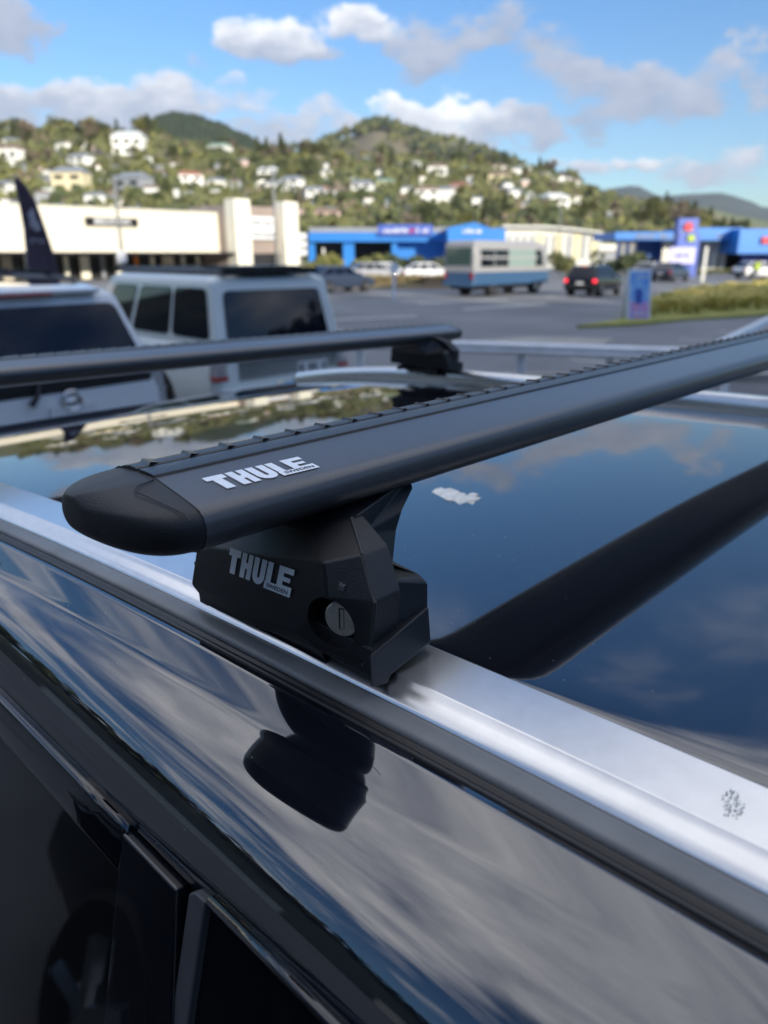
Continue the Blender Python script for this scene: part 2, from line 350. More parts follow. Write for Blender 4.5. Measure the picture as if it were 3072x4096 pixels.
# shoulder profile: slope grows from the seam down to the door gap
sh = []; x, z, s = .1868, -.1868, 0.; ds = .001
sh.append((x, z))
while x > .473*-z:
    s += ds; t_ = s/.074
    th = radians(5+13*(s/.040)**1.2 if s < .040 else (18+37*(s-.040)/.036 if s < .076 else 55+(s-.076)*1000))
    x -= cos(th)*ds; z -= sin(th)*ds
    if len(sh) < 200: sh.append((x, z))
XG, ZG = x, z
shs = [(.1868, -.21)]+sh[::3]+[sh[-1]]
def bowk(x): return -.045*(1-min(1, max(0, (.1868-x)/(.1868-XG))))
shsec = [(a, b, bowk(a), .47*min(1, max(0, (.1868-a)/(.1868-XG)))) for a, b in shs]
inward = [(XG+.003, ZG-.0005, 0, .47), (XG+.007, ZG-.001, 0, .47), (XG+.010, ZG+.001, 0, .47)]
for mir in (False, True):
    o = sweep(rail_sec, -1.15, 1.38, 60, mirror=mir).build('roof_rail', 'alu', car, True); o.modifiers.new('es', 'EDGE_SPLIT').split_angle = radians(30); o.modifiers.new('wn', 'WEIGHTED_NORMAL').weight = 90
    sweep(gask_sec, -1.25, 1.45, 60, mirror=mir).build('rail_gasket', 'gasket', car, True)
    sweep(rub_sec, -1.25, 1.45, 60, mirror=mir).build('rubber_seal', 'rubber', car, True)
    o = sweep(shsec+inward, -1.35, 1.55, 90, closed=False, mirror=mir, dr=sidedrop).build('roof_side', 'black_paint', car, True)
# ---- side of the cabin: a slanting plane below the gap. v runs down the plane from the top of the glass
TH = radians(76)
def side(Y, v, out=0., mir=False):
    """point on the window plane; out>0 stands proud of it"""
    x = XG-.0012-cos(TH)*(v+.0225)+.47*(sidedrop(Y) if Y > 0 else 0)-sin(TH)*out
    z_ = ZG-.003-sin(TH)*(v+.0225)+cos(TH)*out-sidedrop(Y)
    return (2*XC-x if mir else x, Y, z_)
def side_panel(poly, t, name, m, out=0., mir=False, bevel=0., parent=None, smooth=False):
    """poly of (Y, v) subdivided along Y is not needed: pieces are short; thickness t inwards"""
    a = [side(Y, v, out, mir) for Y, v in poly]; b_ = [side(Y, v, out-t, mir) for Y, v in poly]
    return MB(OFF).loft([a, b_]).build(name, m, parent or car, smooth, bevel=bevel)
def side_strip(Y0, Y1, n, vs, name, m, mir=False, bevel=0, parent=None, smooth=False):
    """vs: closed section as (v, out)"""
    rings = [[side(Y, v, o_, mir) for v, o_ in vs] for Y in ylist(Y0, Y1, n)]
    return MB(OFF).loft(rings).build(name, m, parent or car, smooth, bevel=bevel)
def proj(p):
    x = CA*p[0]-SA*p[1]; y = SA*p[0]+CA*p[1]; d = y*CP-p[2]*SP; up = p[2]*CP+y*SP
    return CX+F*x/d, CY-F*up/d
def on_side(u, v, out=.004):
    Y, w_ = .22, .0
    for _ in range(12):
        a = proj(side(Y, w_, out)); b_ = proj(side(Y+1e-4, w_, out)); c = proj(side(Y, w_+1e-4, out))
        j11, j12, j21, j22 = (b_[0]-a[0])/1e-4, (c[0]-a[0])/1e-4, (b_[1]-a[1])/1e-4, (c[1]-a[1])/1e-4
        det = j11*j22-j12*j21; eu, ev = u-a[0], v-a[1]
        Y += (eu*j22-ev*j12)/det; w_ += (j11*ev-j21*eu)/det
    return Y, w_
def ext(a, b_, w_):
    t_ = (w_-a[1])/(b_[1]-a[1]); return (a[0]+(b_[0]-a[0])*t_, w_)
qa, qb, qc, qd = on_side(492, 3330), on_side(709, 3556), on_side(690, 4096), on_side(415, 4096)
sa, sb_, sc2, sd = on_side(747, 3578), on_side(772, 3574), on_side(812, 3612), on_side(815, 4096)
YD = qa[0]+.0008; YR = sc2[0]
for mir in (False, True):
    # dark door opening behind everything
    side_strip(-1.3, 1.5, 30, [(-.040, -.006), (.45, -.012), (.45, -.03), (-.040, -.02)], 'door_opening', 'rubber', mir)
    # front door: painted frame, its glass, and the gloss black cover panel on the pillar
    side_strip(YD, 1.45, 24, [(-.0272, .0012), (-.0262, .0035), (-.0242, .0042), (-.006, .0042), (-.0032, .003), (-.0026, .0012), (-.0022, -.004), (-.0272, -.004)], 'door_frame', 'piano', mir, smooth=True)
    g = side_strip(YD, 1.30, 16, [(-.004, -.0025), (.40, -.0025), (.40, -.006), (-.004, -.006)], 'front_door_window', 'glassdark', mir)
    side_strip(.195, .262, 6, [(-.0205, -.004), (-.0205, .0022), (-.019, .0042), (.0, .0042), (.0, -.004)] if False else [(-.0215, -.005), (-.0215, .0018), (-.0200, .0044), (-.0165, .0050), (.40, .0050), (.40, -.005)], 'pillar_trim', 'piano', mir, smooth=False, bevel=.0009) if False else None
    pl = [qa, qb, ext(qb, qc, .40), ext(qa, qd, .40)]
    side_panel(pl, .010, 'pillar_trim', 'piano', .0046, mir, bevel=.0013)
    # rear door: grey rubber upright, its glass with a pale upper moulding
    side_panel([sa, sb_, sc2, (sc2[0], .40), (sa[0]-.001, .40)], .009, 'door_seal', 'seal', .0032, mir, bevel=.0009)
    side_strip(-1.05, YR+.0004, 20, [(-.0275, -.0005), (.40, -.0005), (.40, -.004), (-.0275, -.004)], 'rear_door_window', 'glassdark', mir)
    side_strip(-1.05, YR-.0004, 20, [(-.0312, .0006), (-.0308, .0024), (-.0290, .0030), (-.0272, .0022), (-.0268, -.0006), (-.0312, -.0006)], 'window_moulding', 'piano', mir, smooth=True)
    # painted door body, sill to belt
    sg = -1 if mir else 1
    rows = []
    for Y in ylist(-1.75, 2.35, 18):
        zt = side(Y, .40)[2] if -1.3 < Y < 1.5 else -.80
        zt = -.79
        bx = -.03+.05*max(0, abs(Y-.3)-1.5)**2
        r = [(bx+.05, zt+.01), (bx-.01, zt-.01), (bx-.04, zt-.10), (bx-.05, zt-.35), (bx-.03, zt-.75), (bx+.03, zt-.93), (bx+.4, zt-.95)]
        rows.append([((2*XC-a if mir else a), Y, b_) for a, b_ in r])
    MB(OFF).loft(rows, closed=False, cap=False).build('door_panel', 'black_paint', car, True)
    for Yw in (-1.15, 1.75):
        xw = .03 if not mir else 2*XC-.03
        ax = Vector((-sg, 0, 0)); c0 = Vector((xw, Yw, -H+.34))
        wv = MB(OFF).tube([c0-ax*.14, c0-ax*.11, c0+ax*.03, c0+ax*.06], [.30, .335, .335, .31], 40).build('wheel', 'tyre', car, True)
        rb = MB(OFF).tube([c0+ax*.055, c0+ax*.066], [.21, .20], 32)
        for k in range(5):
            a_ = 2*pi*k/5; rb.tube([c0+ax*.068, c0+ax*.068+Vector((0, cos(a_)*.2, sin(a_)*.2))], .022, 6)
        rb.build('rim', 'rim', wv)
# screens and the two ends of the body
def zr(Y): return -.182-roofdrop(Y)
MB(OFF).loft([[(.22, 1.55, zr(1.55)), (1.08, 1.55, zr(1.55))], [(.05, 2.25, -.80), (1.25, 2.25, -.80)]], closed=False, cap=False).build('windscreen', 'glassdark', car)
MB(OFF).loft([[(.22, -1.35, zr(-1.35)), (1.08, -1.35, zr(-1.35))], [(.08, -1.72, -.80), (1.22, -1.72, -.80)]], closed=False, cap=False).build('rear_window', 'glassdark', car)
MB(OFF).loft([[(x_, Y, z_+.04*(1-((x_-XC)/.68)**2)) for x_ in ylist(-.02, 1.32, 9)] for Y, z_ in ((2.2, -.80), (2.6, -.84), (2.95, -.93), (3.1, -1.1), (3.12, -1.6), (3.05, -1.75))], closed=False, cap=False).build('bonnet', 'black_paint', car, True)
MB(OFF).loft([[(x_, Y, z_) for x_ in ylist(-.02, 1.32, 5)] for Y, z_ in ((-1.68, -.79), (-1.78, -.85), (-1.82, -1.2), (-1.86, -1.6), (-1.78, -1.75))], closed=False, cap=False).build('tailgate', 'black_paint', car, True)
MB(OFF).box((XC, .6, -H+.42), (1.1, 4.4, .2)).build('underbody', 'rubber', car)

# ================================================================== roof bars
BPROF = [(.2985, -.0912), (.2972, -.0912), (.2830, -.0912), (.2826, -.0917), (.2820, -.0917), (.2816, -.0914), (.2652, -.0946), (.2540, -.0970), (.2498, -.0983), (.2474, -.1004), (.2460, -.1030), (.2456, -.1060), (.2462, -.1100), (.2490, -.1145), (.2540, -.1175), (.2650, -.1205), (.285, -.1225), (.3050, -.1230), (.318, -.1215), (.3270, -.1170), (.3315, -.1120), (.3320, -.1060), (.3290, -.1005), (.3220, -.0955), (.3150, -.0922)]
BX0, BX1 = .1525, 2*XC-.1525
def text_verts(s, bold=0.):
    cu = bpy.data.curves.new('t', 'FONT'); cu.body = s; cu.offset = bold; cu.resolution_u = 3
    o = bpy.data.objects.new('t', cu); COL.objects.link(o)
    dg = bpy.context.evaluated_depsgraph_get(); dg.update(); me = bpy.data.meshes.new_from_object(o.evaluated_get(dg))
    v = [tuple(p.co) for p in me.vertices]; f = [tuple(p.vertices) for p in me.polygons]
    bpy.data.objects.remove(o); bpy.data.curves.remove(cu); bpy.data.meshes.remove(me)
    x0 = min(p[0] for p in v); x1 = max(p[0] for p in v); y0 = min(p[1] for p in v); y1 = max(p[1] for p in v)
    return [((p[0]-x0)/(x1-x0), (p[1]-y0)/(y1-y0)) for p in v], f
def put_text(mb, s, fn, x0, x1, y0, y1, lift, bold=0.):
    v, f = text_verts(s, bold); mb.add([fn(x0+a*(x1-x0), y0+b_*(y1-y0), lift) for a, b_ in v], f)
def logo_shapes():
    R = lambda a, b_, c, d: [(a, b_), (c, b_), (c, d), (a, d)]
    P = [R(0, .72, .66, 1), R(.18, 0, .48, .72), R(.74, 0, 1.0, 1), R(1.10, 0, 1.36-.02, 1), R(1.0, .40, 1.10, .64)]
    # U
    for a, b_ in ((1.42, 1.68), (1.80, 2.06)): P.append(R(a, .32, b_, 1))
    n = 10
    for k in range(n):
        t0, t1 = pi+pi*k/n, pi+pi*(k+1)/n
        P.append([(1.74+.32*cos(t0), .32+.34*sin(t0)), (1.74+.32*cos(t1), .32+.34*sin(t1)), (1.74+.06*cos(t1), .32+.08*sin(t1)), (1.74+.06*cos(t0), .32+.08*sin(t0))])
    P += [R(2.13, .24, 2.40, 1), R(2.10, -.06, 3.45, .24), R(2.70, .24, 2.97, 1), R(2.97, .78, 3.42, 1), R(2.97, .46, 3.32, .63), R(2.97, .24, 3.45, .31)]
    return P
def make_logo(fn, parent, off, flip=False):
    mb = MB(off)
    for p in logo_shapes(): mb.add([fn(a, b_, .00022) for a, b_ in p], [tuple(range(len(p)))])
    a = mb.build('lettering', 'logo', parent)
    m2 = MB(off); put_text(m2, 'SWEDEN', fn, 2.24, 3.32, .015, .175, .0004, .012); m2.build('small_lettering', 'dark', parent)
def crossbar(label, dY, dz, tilt, feet, near):
    """dY, dz place the bar; tilt leans it a little across the car"""
    def T(p):
        x, y, z_ = p; return (x, y+dY, z_+dz-tilt*(x-.15))
    off = (XC, .298+dY, -H)
    root = empty('roof_bar', wpos(XC, .298+dY), ANG, label, 'roof bar', 'wing shaped roof bars on the black car')
    xs = [BX0]+ylist(BX0+.01, BX1-.01, 24)+[BX1]
    bar = MB(off).loft([[T((x_, y, z_)) for y, z_ in BPROF] for x_ in xs]).build('bar', 'satin', root, True)
    bar.data.polygons.foreach_set('use_smooth', [True]*len(bar.data.polygons))
    es = bar.modifiers.new('es', 'EDGE_SPLIT'); es.split_angle = radians(50); bar.modifiers.new('wn', 'WEIGHTED_NORMAL').weight = 90
    # rubber strip: flat smooth lip, ribbed half and its cross ribs
    st = MB(off)
    st.loft([[T((x_, y, z_)) for y, z_ in ((.2832, -.0909), (.2838, -.0902), (.2895, -.0898), (.2960, -.0899), (.2966, -.0905), (.2966, -.0915), (.2832, -.0915))] for x_ in xs])
    so_ = st.build('smooth_strip', 'strip', root, True); so_.modifiers.new('es', 'EDGE_SPLIT').split_angle = radians(28)
    rb = MB(off)
    rb.loft([[T((x_, y, z_)) for y, z_ in ((.2982, -.0912), (.2984, -.0903), (.3000, -.0898), (.3045, -.0897), (.3100, -.0908), (.3145, -.0926))] for x_ in xs])
    xr = BX0+.006
    while xr < BX1-.02:
        # a slanting saw-tooth rib: rises to an edge, drops steeply
        a = [T(p) for p in ((xr, .2988, -.0904), (xr+.0014, .2988, -.0886), (xr+.0024, .2988, -.0888), (xr+.0075, .3000, -.0902))]
        b_ = [T(p) for p in ((xr+.002, .3100, -.0910), (xr+.0034, .3100, -.0893), (xr+.0044, .3100, -.0896), (xr+.0095, .3100, -.0908))]
        rb.loft([a, b_]); xr += .0212
    rb.build('ribbed_strip', 'strip', root, False)
    # end caps
    OUT0 = [(.1228, .296, .308), (.1236, .2895, .3140), (.1260, .2785, .3190), (.1295, .2655, .3235), (.1340, .2550, .3275), (.1400, .2490, .3302), (.1460, .2466, .3314), (.1516, .2457, .3320), (.1522, .2456, .3320), (.1525, .2456, .3320)]
    for mir in (False, True):
        rings = []
        CPF = [p for p in BPROF if p not in ((.2826, -.0917), (.2820, -.0917))]
        OUT = OUT0 if True else OUT0
        dense = []
        for (xx, y0, y1) in OUT:
            kx = (.1525-xx)/(.1525-.1220); kz = sqrt(max(0., 1-(kx*.985)**2.5)); r = []
            for y, z_ in CPF:
                yy = y0+(y-.2456)/(.3320-.2456)*(y1-y0)
                # lower the crest slightly towards the tip
                zz = -.1040+(z_+.1040)*((.30+.70*kz) if z_ > -.104 else (.06+.94*kz))
                X_ = xx
                r.append(T((2*XC-X_ if mir else X_, yy, zz)))
            rings.append(r)
        cp = MB(off).loft(rings).build('end_cap', 'plastic', root, True, sub=2)
        if not mir and near:
            def onb(u, v, lift=.0003):
                # point on the sloping upper face of the bar or cap
                n = Vector((0, -.2046, .9788)); p0 = Vector((.2, .2828, -.0911+lift)); r = ray(u, v); return r*((n.dot(p0))/(n.dot(r)))
            z1 = lambda x_, y_: (200+x_*.4822, 1750+y_*.4822)
            pts = [(862, 348), (800, 372), (735, 398), (706, 420), (700, 440), (720, 455), (780, 478), (900, 535), (1000, 580), (1090, 622), (1130, 652), (1165, 692)]
            MB(off).tube([onb(*z1(*p)) for p in pts], .00028, 6).build('seam', 'dark', cp)
    # dark joint between cap and bar
    MB(off).loft([[T((x_, y+ (y-.289)*.004, z_+(z_+.108)*.010)) for y, z_ in BPROF] for x_ in (BX0-.00012, BX0+.00022)]).build('joint', 'dark', root)
    if near:
        nrm = Vector((0, -.2046, .9788))
        def fn(a, b_, lift):
            X_ = .1690+a*.0540/3.45+(1-b_)*.0012
            Y_ = .2592+b_*.0133+dY-.0004*a; z_ = -.0914-(.2816-(Y_-dY))/.0164*.0032
            return (X_, Y_, z_+lift*1.4+dz-tilt*(X_-.15))
        make_logo(fn, bar, off)
    # ---- feet
    for mir in feet:
        def FT(p):
            x, y, z_ = p
            x = 2*XC-x if mir else x
            return (x, y+dY, z_+dz)
        A = aX(763, 2338, .199); Nn = aX(786, 2185, .199); B = aX(793, 2374, .2010); P1 = aX(862, 2384, .199); Lx = aX(1190, 2530, .199); K = aX(1309, 2397, .199)
        K2 = aX(1292, 2250, .199); C_ = aX(978, 2490, .2025); D_ = aX(1277, 2606, .2030); E_ = aX(1452, 2661, .2040); Ff = aX(1482, 2622, .2055); G = aX(1499, 2411, .2068)
        Hh = aX(1449, 2218, .2140); I_ = aX(1406, 2074, .2283); J = Vector((.2205, .2600, -.1255)); Mm = Vector((.2205, .3320, -.1255)); I_ = I_*1.0
        fr = [A, P1, Lx, K, K2, Nn, B, C_, D_, E_, Ff, G, Hh, I_, J, Mm]
        loop = [0, 6, 7, 8, 9, 10, 11, 12, 13, 14, 15, 5]
        cv = MB(off); cv.v = [FT(p) for p in fr]; n0 = len(fr)
        cv.v += [FT(fr[i]+Vector((.017, 0, 0)) if i not in (13,) else fr[i]+Vector((.008, 0, 0))) for i in loop]
        cv.f = [(0, 1, 2, 3, 4, 5), (5, 4, 14, 15), (0, 6, 1), (1, 6, 7, 8, 2), (2, 8, 9, 10, 11, 3), (3, 11, 12, 4), (4, 12, 13, 14)]
        for k in range(len(loop)):
            k2 = (k+1) % len(loop); cv.f.append((loop[k], loop[k2], n0+k2, n0+k))
        cv.f.append(tuple(n0+k for k in range(len(loop))))
        # bracket
        sc = 1.012
        I1 = aX(1411, 2076, I_.x*sc); H1 = aX(1454, 2218, Hh.x*sc); G1 = aX(1505, 2411, G.x*sc); F1 = aX(1487, 2624, Ff.x*sc)
        lipR = aY(1714, 2430, .2045); bodyR = aY(1714, 2331, .2055); bev = aY(1681, 2298, .2095); shF = aY(1546, 2322, .2115)
        b0 = aY(1498, 2247, .2370); b1 = aY(1545, 2232, .2410); b2 = aY(1575, 2245, .2400); n1 = aY(1588, 2119, .2470); n2 = aY(1655, 1953, .2530); n3 = aY(1641, 1905, .2590); iT = aY(1456, 2132, .2470)
        n15 = aY(1610, 2045, .2470); shR = aY(1640, 2268, .222)
        br_near = [I1, H1, G1, F1, lipR, bodyR, bev, b2, n1, n15, n2, n3]   # outline
        inner = [iT, b0, shF, b1]
        nb = MB(off); nb.v = [FT(p) for p in br_near+inner]
        iI, iH, iG, iF, iLR, iBR, iBV, iB2, iN1, iN15, iN2, iN3, iIT, iB0, iSF, iB1 = range(16)
        nearf = [(iF, iLR, iBR, iSF, iG), (iBR, iBV, iSF), (iSF, iBV, iB2, iB1), (iSF, iB1, iB0), (iB0, iB1, iIT), (iB1, iB2, iN1, iIT), (iIT, iN1, iN15), (iIT, iN15, iN2, iN3), (iG, iSF, iB0, iH), (iH, iB0, iIT), (iH, iIT, iI), (iI, iIT, iN3)]
        nb.f = list(nearf); m0 = 16
        mirY = lambda p: Vector((p.x, .562-p.y if p.y > .23 else .545-p.y, p.z))
        nb.v += [FT(mirY(p)) for p in br_near+inner]
        nb.f += [tuple(i+m0 for i in f)[::-1] for f in nearf]
        for k in range(12):
            k2 = (k+1) % 12; nb.f.append((k, k2, k2+m0, k+m0))
        foot = nb.build('foot', 'plastic2', root, True, bevel=.0016, seg=3, angle=18)
        cover = cv.build('cover', 'plastic', foot, True, bevel=.0013, seg=3, angle=12)
        MB(off).tube([FT(p*1.0025) for p in (E_, Ff, G, Hh, I_)], .0011, 6).build('seam', 'dark', foot)
        # lock recess
        ax = Vector((-.93, -.36, .02)).normalized(); c0 = aX(1336, 2482, .2045)
        cut = MB(None); pA = Vector(FT(c0+ax*.012))-Vector(off); pB = Vector(FT(c0-ax*.0105))-Vector(off)
        cut.tube([pA, pB], .0134, 40); co = cut.build('cutter', None); co.parent = root
        bo = cover.modifiers.new('bool', 'BOOLEAN'); bo.object = co; bo.operation = 'DIFFERENCE'; bo.solver = 'EXACT'
        # order: boolean before weighted normals
        bpy.context.view_layer.update()
        dg = bpy.context.evaluated_depsgraph_get(); me = bpy.data.meshes.new_from_object(cover.evaluated_get(dg))
        cover.modifiers.clear(); cover.data = me
        if not me.materials: me.materials.append(M['plastic'])
        while len(me.materials) > 1: me.materials.pop(index=-1)
        for p in me.polygons: p.material_index = 0; p.use_smooth = True
        es = cover.modifiers.new('es', 'EDGE_SPLIT'); es.split_angle = radians(40)
        bpy.data.objects.remove(co)
        axm = Vector((-ax.x if mir else ax.x, ax.y, ax.z))
        cl = Vector(FT(aX(1371, 2473, .2042)))
        sp_ = MB(off).tube([cl-axm*.010, cl+axm*.0006, cl+axm*.0013], [.0086, .0086, .0080], 40)
        lk = sp_.build('lock', 'lock', foot, True); e2 = lk.modifiers.new('es', 'EDGE_SPLIT'); e2.split_angle = radians(35)
        tv = Vector((0, 0, 1)); sv = axm.cross(tv).normalized()
        ks = MB(off)
        def kp(a, b_, l): return cl+axm*(.0013+l)+sv*a+tv*b_
        for (a0, b0_, a1, b1_) in ((-.0014, -.0056, .0014, .0056),):
            ks.loft([[kp(a0, b0_, .0001), kp(a1, b0_, .0001), kp(a1, b1_, .0001), kp(a0, b1_, .0001)], [kp(a0, b0_, -.0002), kp(a1, b0_, -.0002), kp(a1, b1_, -.0002), kp(a0, b1_, -.0002)]])
        ks.build('keyhole', 'dark', lk)
        k3 = MB(off)
        k3.loft([[kp(-.0011, -.0048, .00018), kp(.0005, -.0048, .00018), kp(.0005, .0050, .00018), kp(-.0011, .0050, .00018)], [kp(-.0011, -.0048, 0), kp(.0005, -.0048, 0), kp(.0005, .0050, 0), kp(-.0011, .0050, 0)]])
        k3.build('keyhole_shutter', 'lock', lk)
        # rubber pad under the foot, wrapped over the rail
        pn = [aY(1484, 2752, .1990), aY(1551, 2737, .1990), aY(1566, 2700, .1990), aY(1640, 2640, .1992), aY(1726, 2570, .1998), aY(1716, 2428, .2032), aY(1478, 2630, .1990)]
        pf = [Vector((p.x, .545-p.y, p.z)) for p in pn]
        MB(off).loft([[FT(p) for p in pn], [FT(p+Vector((.0052 if i in (0, 6) else 0, .0035, 0))) for i, p in enumerate(pn)], [FT(Vector((p.x+(.0060 if i in (0, 6) else 0), .545-p.y, p.z))) for i, p in enumerate(pn)]]).build('base_pad', 'rubber' if False else 'plastic2', foot, True, bevel=.0009, seg=2)
        zz = lambda x_, y_: (700+x_*.663, 1900+y_*.663)
        cp_ = [zz(478, 890), zz(482, 945), zz(500, 975), zz(860, 1150), zz(900, 1185), zz(938, 1180), zz(915, 1150), zz(880, 1060)]
        MB(off).prism([FT(aX(u, v, .2062)) for u, v in cp_], (-.02 if mir else .02, 0, 0)).build('clamp_plate', 'piano', foot, bevel=.0008)
        lp = [zz(140, 700), zz(152, 788), zz(190, 800), zz(200, 790), zz(418, 893), zz(440, 880), zz(430, 860)]
        MB(off).prism([FT(aX(u, v, .2045)) for u, v in lp], (-.02 if mir else .02, 0, 0)).build('clamp_lip', 'rubber', foot, bevel=.0006)
        if near and not mir:
            T0 = aX(922, 2190, .1986); E1 = aX(1183, 2281, .1986); T1 = aX(907, 2286, .1986)
            def f2(a, b_, lift):
                p = T0+(E1-T0)*(a/3.45)+(T1-T0)*(1-b_); return FT((p.x-lift, p.y, p.z))
            make_logo(f2, cover, off)
            # embossed padlock sign above the lock
            pk = aX(1368, 2345, .2035); u_ = (Ff-Lx); u_ = Vector((u_.x, u_.y, 0)).normalized(); v_ = Vector((0, 0, 1)); nn_ = Vector((-.93, -.36, 0)).normalized()
            pm = MB(off)
            def pp(a, b_, l=.0): q = pk+u_*a*.72+v_*b_*.72+nn_*(.0016+l); return FT(q)
            pm.loft([[pp(-.0021, -.0022), pp(.0021, -.0022), pp(.0021, .0010), pp(-.0021, .0010)], [pp(-.0021, -.0022, -.004), pp(.0021, -.0022, -.004), pp(.0021, .0010, -.004), pp(-.0021, .0010, -.004)]])
            pm.tube([pp(-.0013, .0010), pp(-.0013, .0024), pp(-.0007, .0031), (pp(0, .0034)), pp(.0007, .0031), pp(.0013, .0024), pp(.0013, .0021)], .00032, 6)
            pm.build('padlock_sign', 'emboss', cover)
    return root
b1 = crossbar('nearest black roof bar, white lettering and rounded cap above its foot', 0, 0, 0, (False,), True)
crossbar('farther blurred black roof bar, its far foot on the opposite rail', .652, -.0365+.012, .0145, (False, True), False)
# bird dropping on the roof, water marks on rail and paint (each a thin crust)
def crust(name, m, pts, nrm_off, label, cat, off, parent=None):
    mb = MB(OFF if parent else off)
    for poly in pts:
        c = [sum(p[k] for p in poly)/len(poly) for k in range(3)]
        ring = [tuple(p) for p in poly]; top = [(c[0]+(p[0]-c[0])*.8, c[1]+(p[1]-c[1])*.8, p[2]+nrm_off) for p in poly]
        mb.loft([ring, top])
    o = mb.build(name, m, parent)
    if parent: return o
    o.location = wpos(off[0], off[1]); o.rotation_euler = (0, 0, ANG); tag(o, label, cat); return o
def roofz(X, Y):
    drop = lambda Y_: roofdrop(Y_, X)
    pts_ = rs
    for (xa, za), (xb, zb) in zip(pts_[:-1], pts_[1:]):
        if xa <= X <= xb: return za+(zb-za)*(X-xa)/(xb-xa)-drop(Y)
    return -.1800-drop(Y)
def onroof(u, v, lift=.0):
    z_ = -.184
    for _ in range(6):
        p = aZ(u, v, z_); z_ = roofz(p.x, p.y)+lift
    return aZ(u, v, z_)
rnd = random.Random(3)
bp_ = [(1727, 1968), (1742, 1955), (1765, 1950), (1772, 1958), (1800, 1952), (1830, 1962), (1850, 1975), (1880, 1985), (1925, 1990), (1905, 2005), (1890, 2018), (1865, 2008), (1840, 2018), (1820, 2006), (1790, 2000), (1760, 1985)]
polys = [[onroof(u, v) for u, v in bp_]]
for k in range(7):
    u0, v0 = 1780+rnd.random()*140, 1962+rnd.random()*40; rr_ = 4+rnd.random()*7
    polys.append([onroof(u0+rr_*2*cos(a)*(.7+rnd.random()*.5), v0+rr_*.7*sin(a), .0004) for a in [2*pi*j/8 for j in range(8)]])
crust('bird_dropping', 'dropping', polys, .0006, 'white dried bird dropping on the black roof behind the roof bar foot', 'bird dropping', (polys[0][0].x, polys[0][0].y, -H))
def onrail(u, v, lift=0.):
    z_ = -.176
    for _ in range(5):
        p = aZ(u, v, z_); z_ = -.1752-drop(p.y)+lift
    return aZ(u, v, z_)
polys = []
for k in range(46):
    a = rnd.random()*2*pi; rr_ = rnd.random()**.6
    u0, v0 = 2935+cos(a)*48*rr_, 3205+sin(a)*52*rr_; q = 2.2+rnd.random()*3.2
    polys.append([onrail(u0+q*cos(t_)*(.6+.8*rnd.random()), v0+q*sin(t_)*(.6+.8*rnd.random())) for t_ in [2*pi*j/6 for j in range(6)]])
crust('water_stain', 'smudge', polys, .00012, 'speckled grey stain on the silver roof rail near the right edge', 'stain', (0, 0, 0), car)
rnd = random.Random(12); sc_ = MB(OFF)
for cx_, n_, sp_x in ((.166, 30, .010), (.262, 14, .012), (.302, 26, .016), (.335, 22, .014)):
    for _ in range(n_):
        x_ = cx_+rnd.gauss(0, sp_x*.5); y_ = rnd.uniform(.2900, .2955); l_ = rnd.uniform(.0003, .0013); w2_ = rnd.uniform(.00008, .0002)
        sc_.add([(x_, y_, -.08962), (x_+l_, y_+rnd.uniform(-.0001, .0001), -.08962), (x_+l_, y_+w2_, -.08962), (x_, y_+w2_, -.08962)], [(0, 1, 2, 3)])
o_b = MB((XC, .298, -H)); o_b.v = sc_.v; o_b.f = sc_.f; o_b.build('scuff_marks', 'smudge', b1)
#PART3
# ================================================================== surroundings
def P(u, v, y):
    r = wray(u*D2F, v*D2F); return Vector((r.x*y/r.y, y, H+r.z*y/r.y))
def G(u, v, z=0.):
    r = wray(u*D2F, v*D2F); k = (z-H)/r.z; return Vector((r.x*k, r.y*k, z))
def AB(u, v): r = wray(u*D2F, v*D2F); return r.x/r.y, r.z/r.y
def st(o, kind='structure'): o['kind'] = kind; return o
# ---- ground, car park, road, verge
st(MB().add([(-7000, -3000, -.03), (7000, -3000, -.03), (7000, 12000, -.03), (-7000, 12000, -.03)], [(0, 1, 2, 3)]).build('ground', 'grassy'))
st(MB().add([(-76, -30, 0), (90, -30, 0), (90, 13, 0), (-76, 13, 0)], [(0, 1, 2, 3)]).build('car_park', 'asphalt'))
st(MB().add([(-76, 13, -.006), (160, 13, -.006), (160, 110, -.006), (-76, 110, -.006)], [(0, 1, 2, 3)]).build('road', 'asphalt2'))
rl = MB()
for (a, b_, wd) in ((((690, 692), (900, 683), .14)), ((1000, 668), (1180, 655), .14), ((900, 655), (1100, 647), .14), ((1480, 618), (1659, 607), .16), ((700, 715), (980, 712), .12), ((560, 690), (680, 684), .14), ((1180, 640), (1330, 634), .14)):
    p, q = G(*a), G(*b_); d = (q-p).normalized(); n = Vector((-d.y, d.x, 0))*wd
    rl.add([(p-n).to_tuple()[:2]+(.0,), (q-n).to_tuple()[:2]+(.0,), (q+n).to_tuple()[:2]+(.0,), (p+n).to_tuple()[:2]+(.0,)], [(0, 1, 2, 3)])
for k in range(9):
    q0 = Vector(wpos(3.2+2.7*k, 3.0)); q1 = Vector(wpos(3.2+2.7*k, 8.0)); d = (q1-q0).normalized(); n = Vector((-d.y, d.x, 0))*.05
    rl.add([((q0-n).x, (q0-n).y, .004), ((q1-n).x, (q1-n).y, .004), ((q1+n).x, (q1+n).y, .004), ((q0+n).x, (q0+n).y, .004)], [(0, 1, 2, 3)])
st(rl.build('road_markings', 'line'))
st(MB().box((9, 12.9, .05), (60, .18, .14)).build('kerb', 'concrete'))
pa = [G(1010, 737), G(1150, 728), G(1330, 733), G(1300, 745), G(1080, 745)]
st(MB().prism([(p.x, p.y, .002) for p in pa], (0, 0, .01)).build('footpath', 'concrete'))
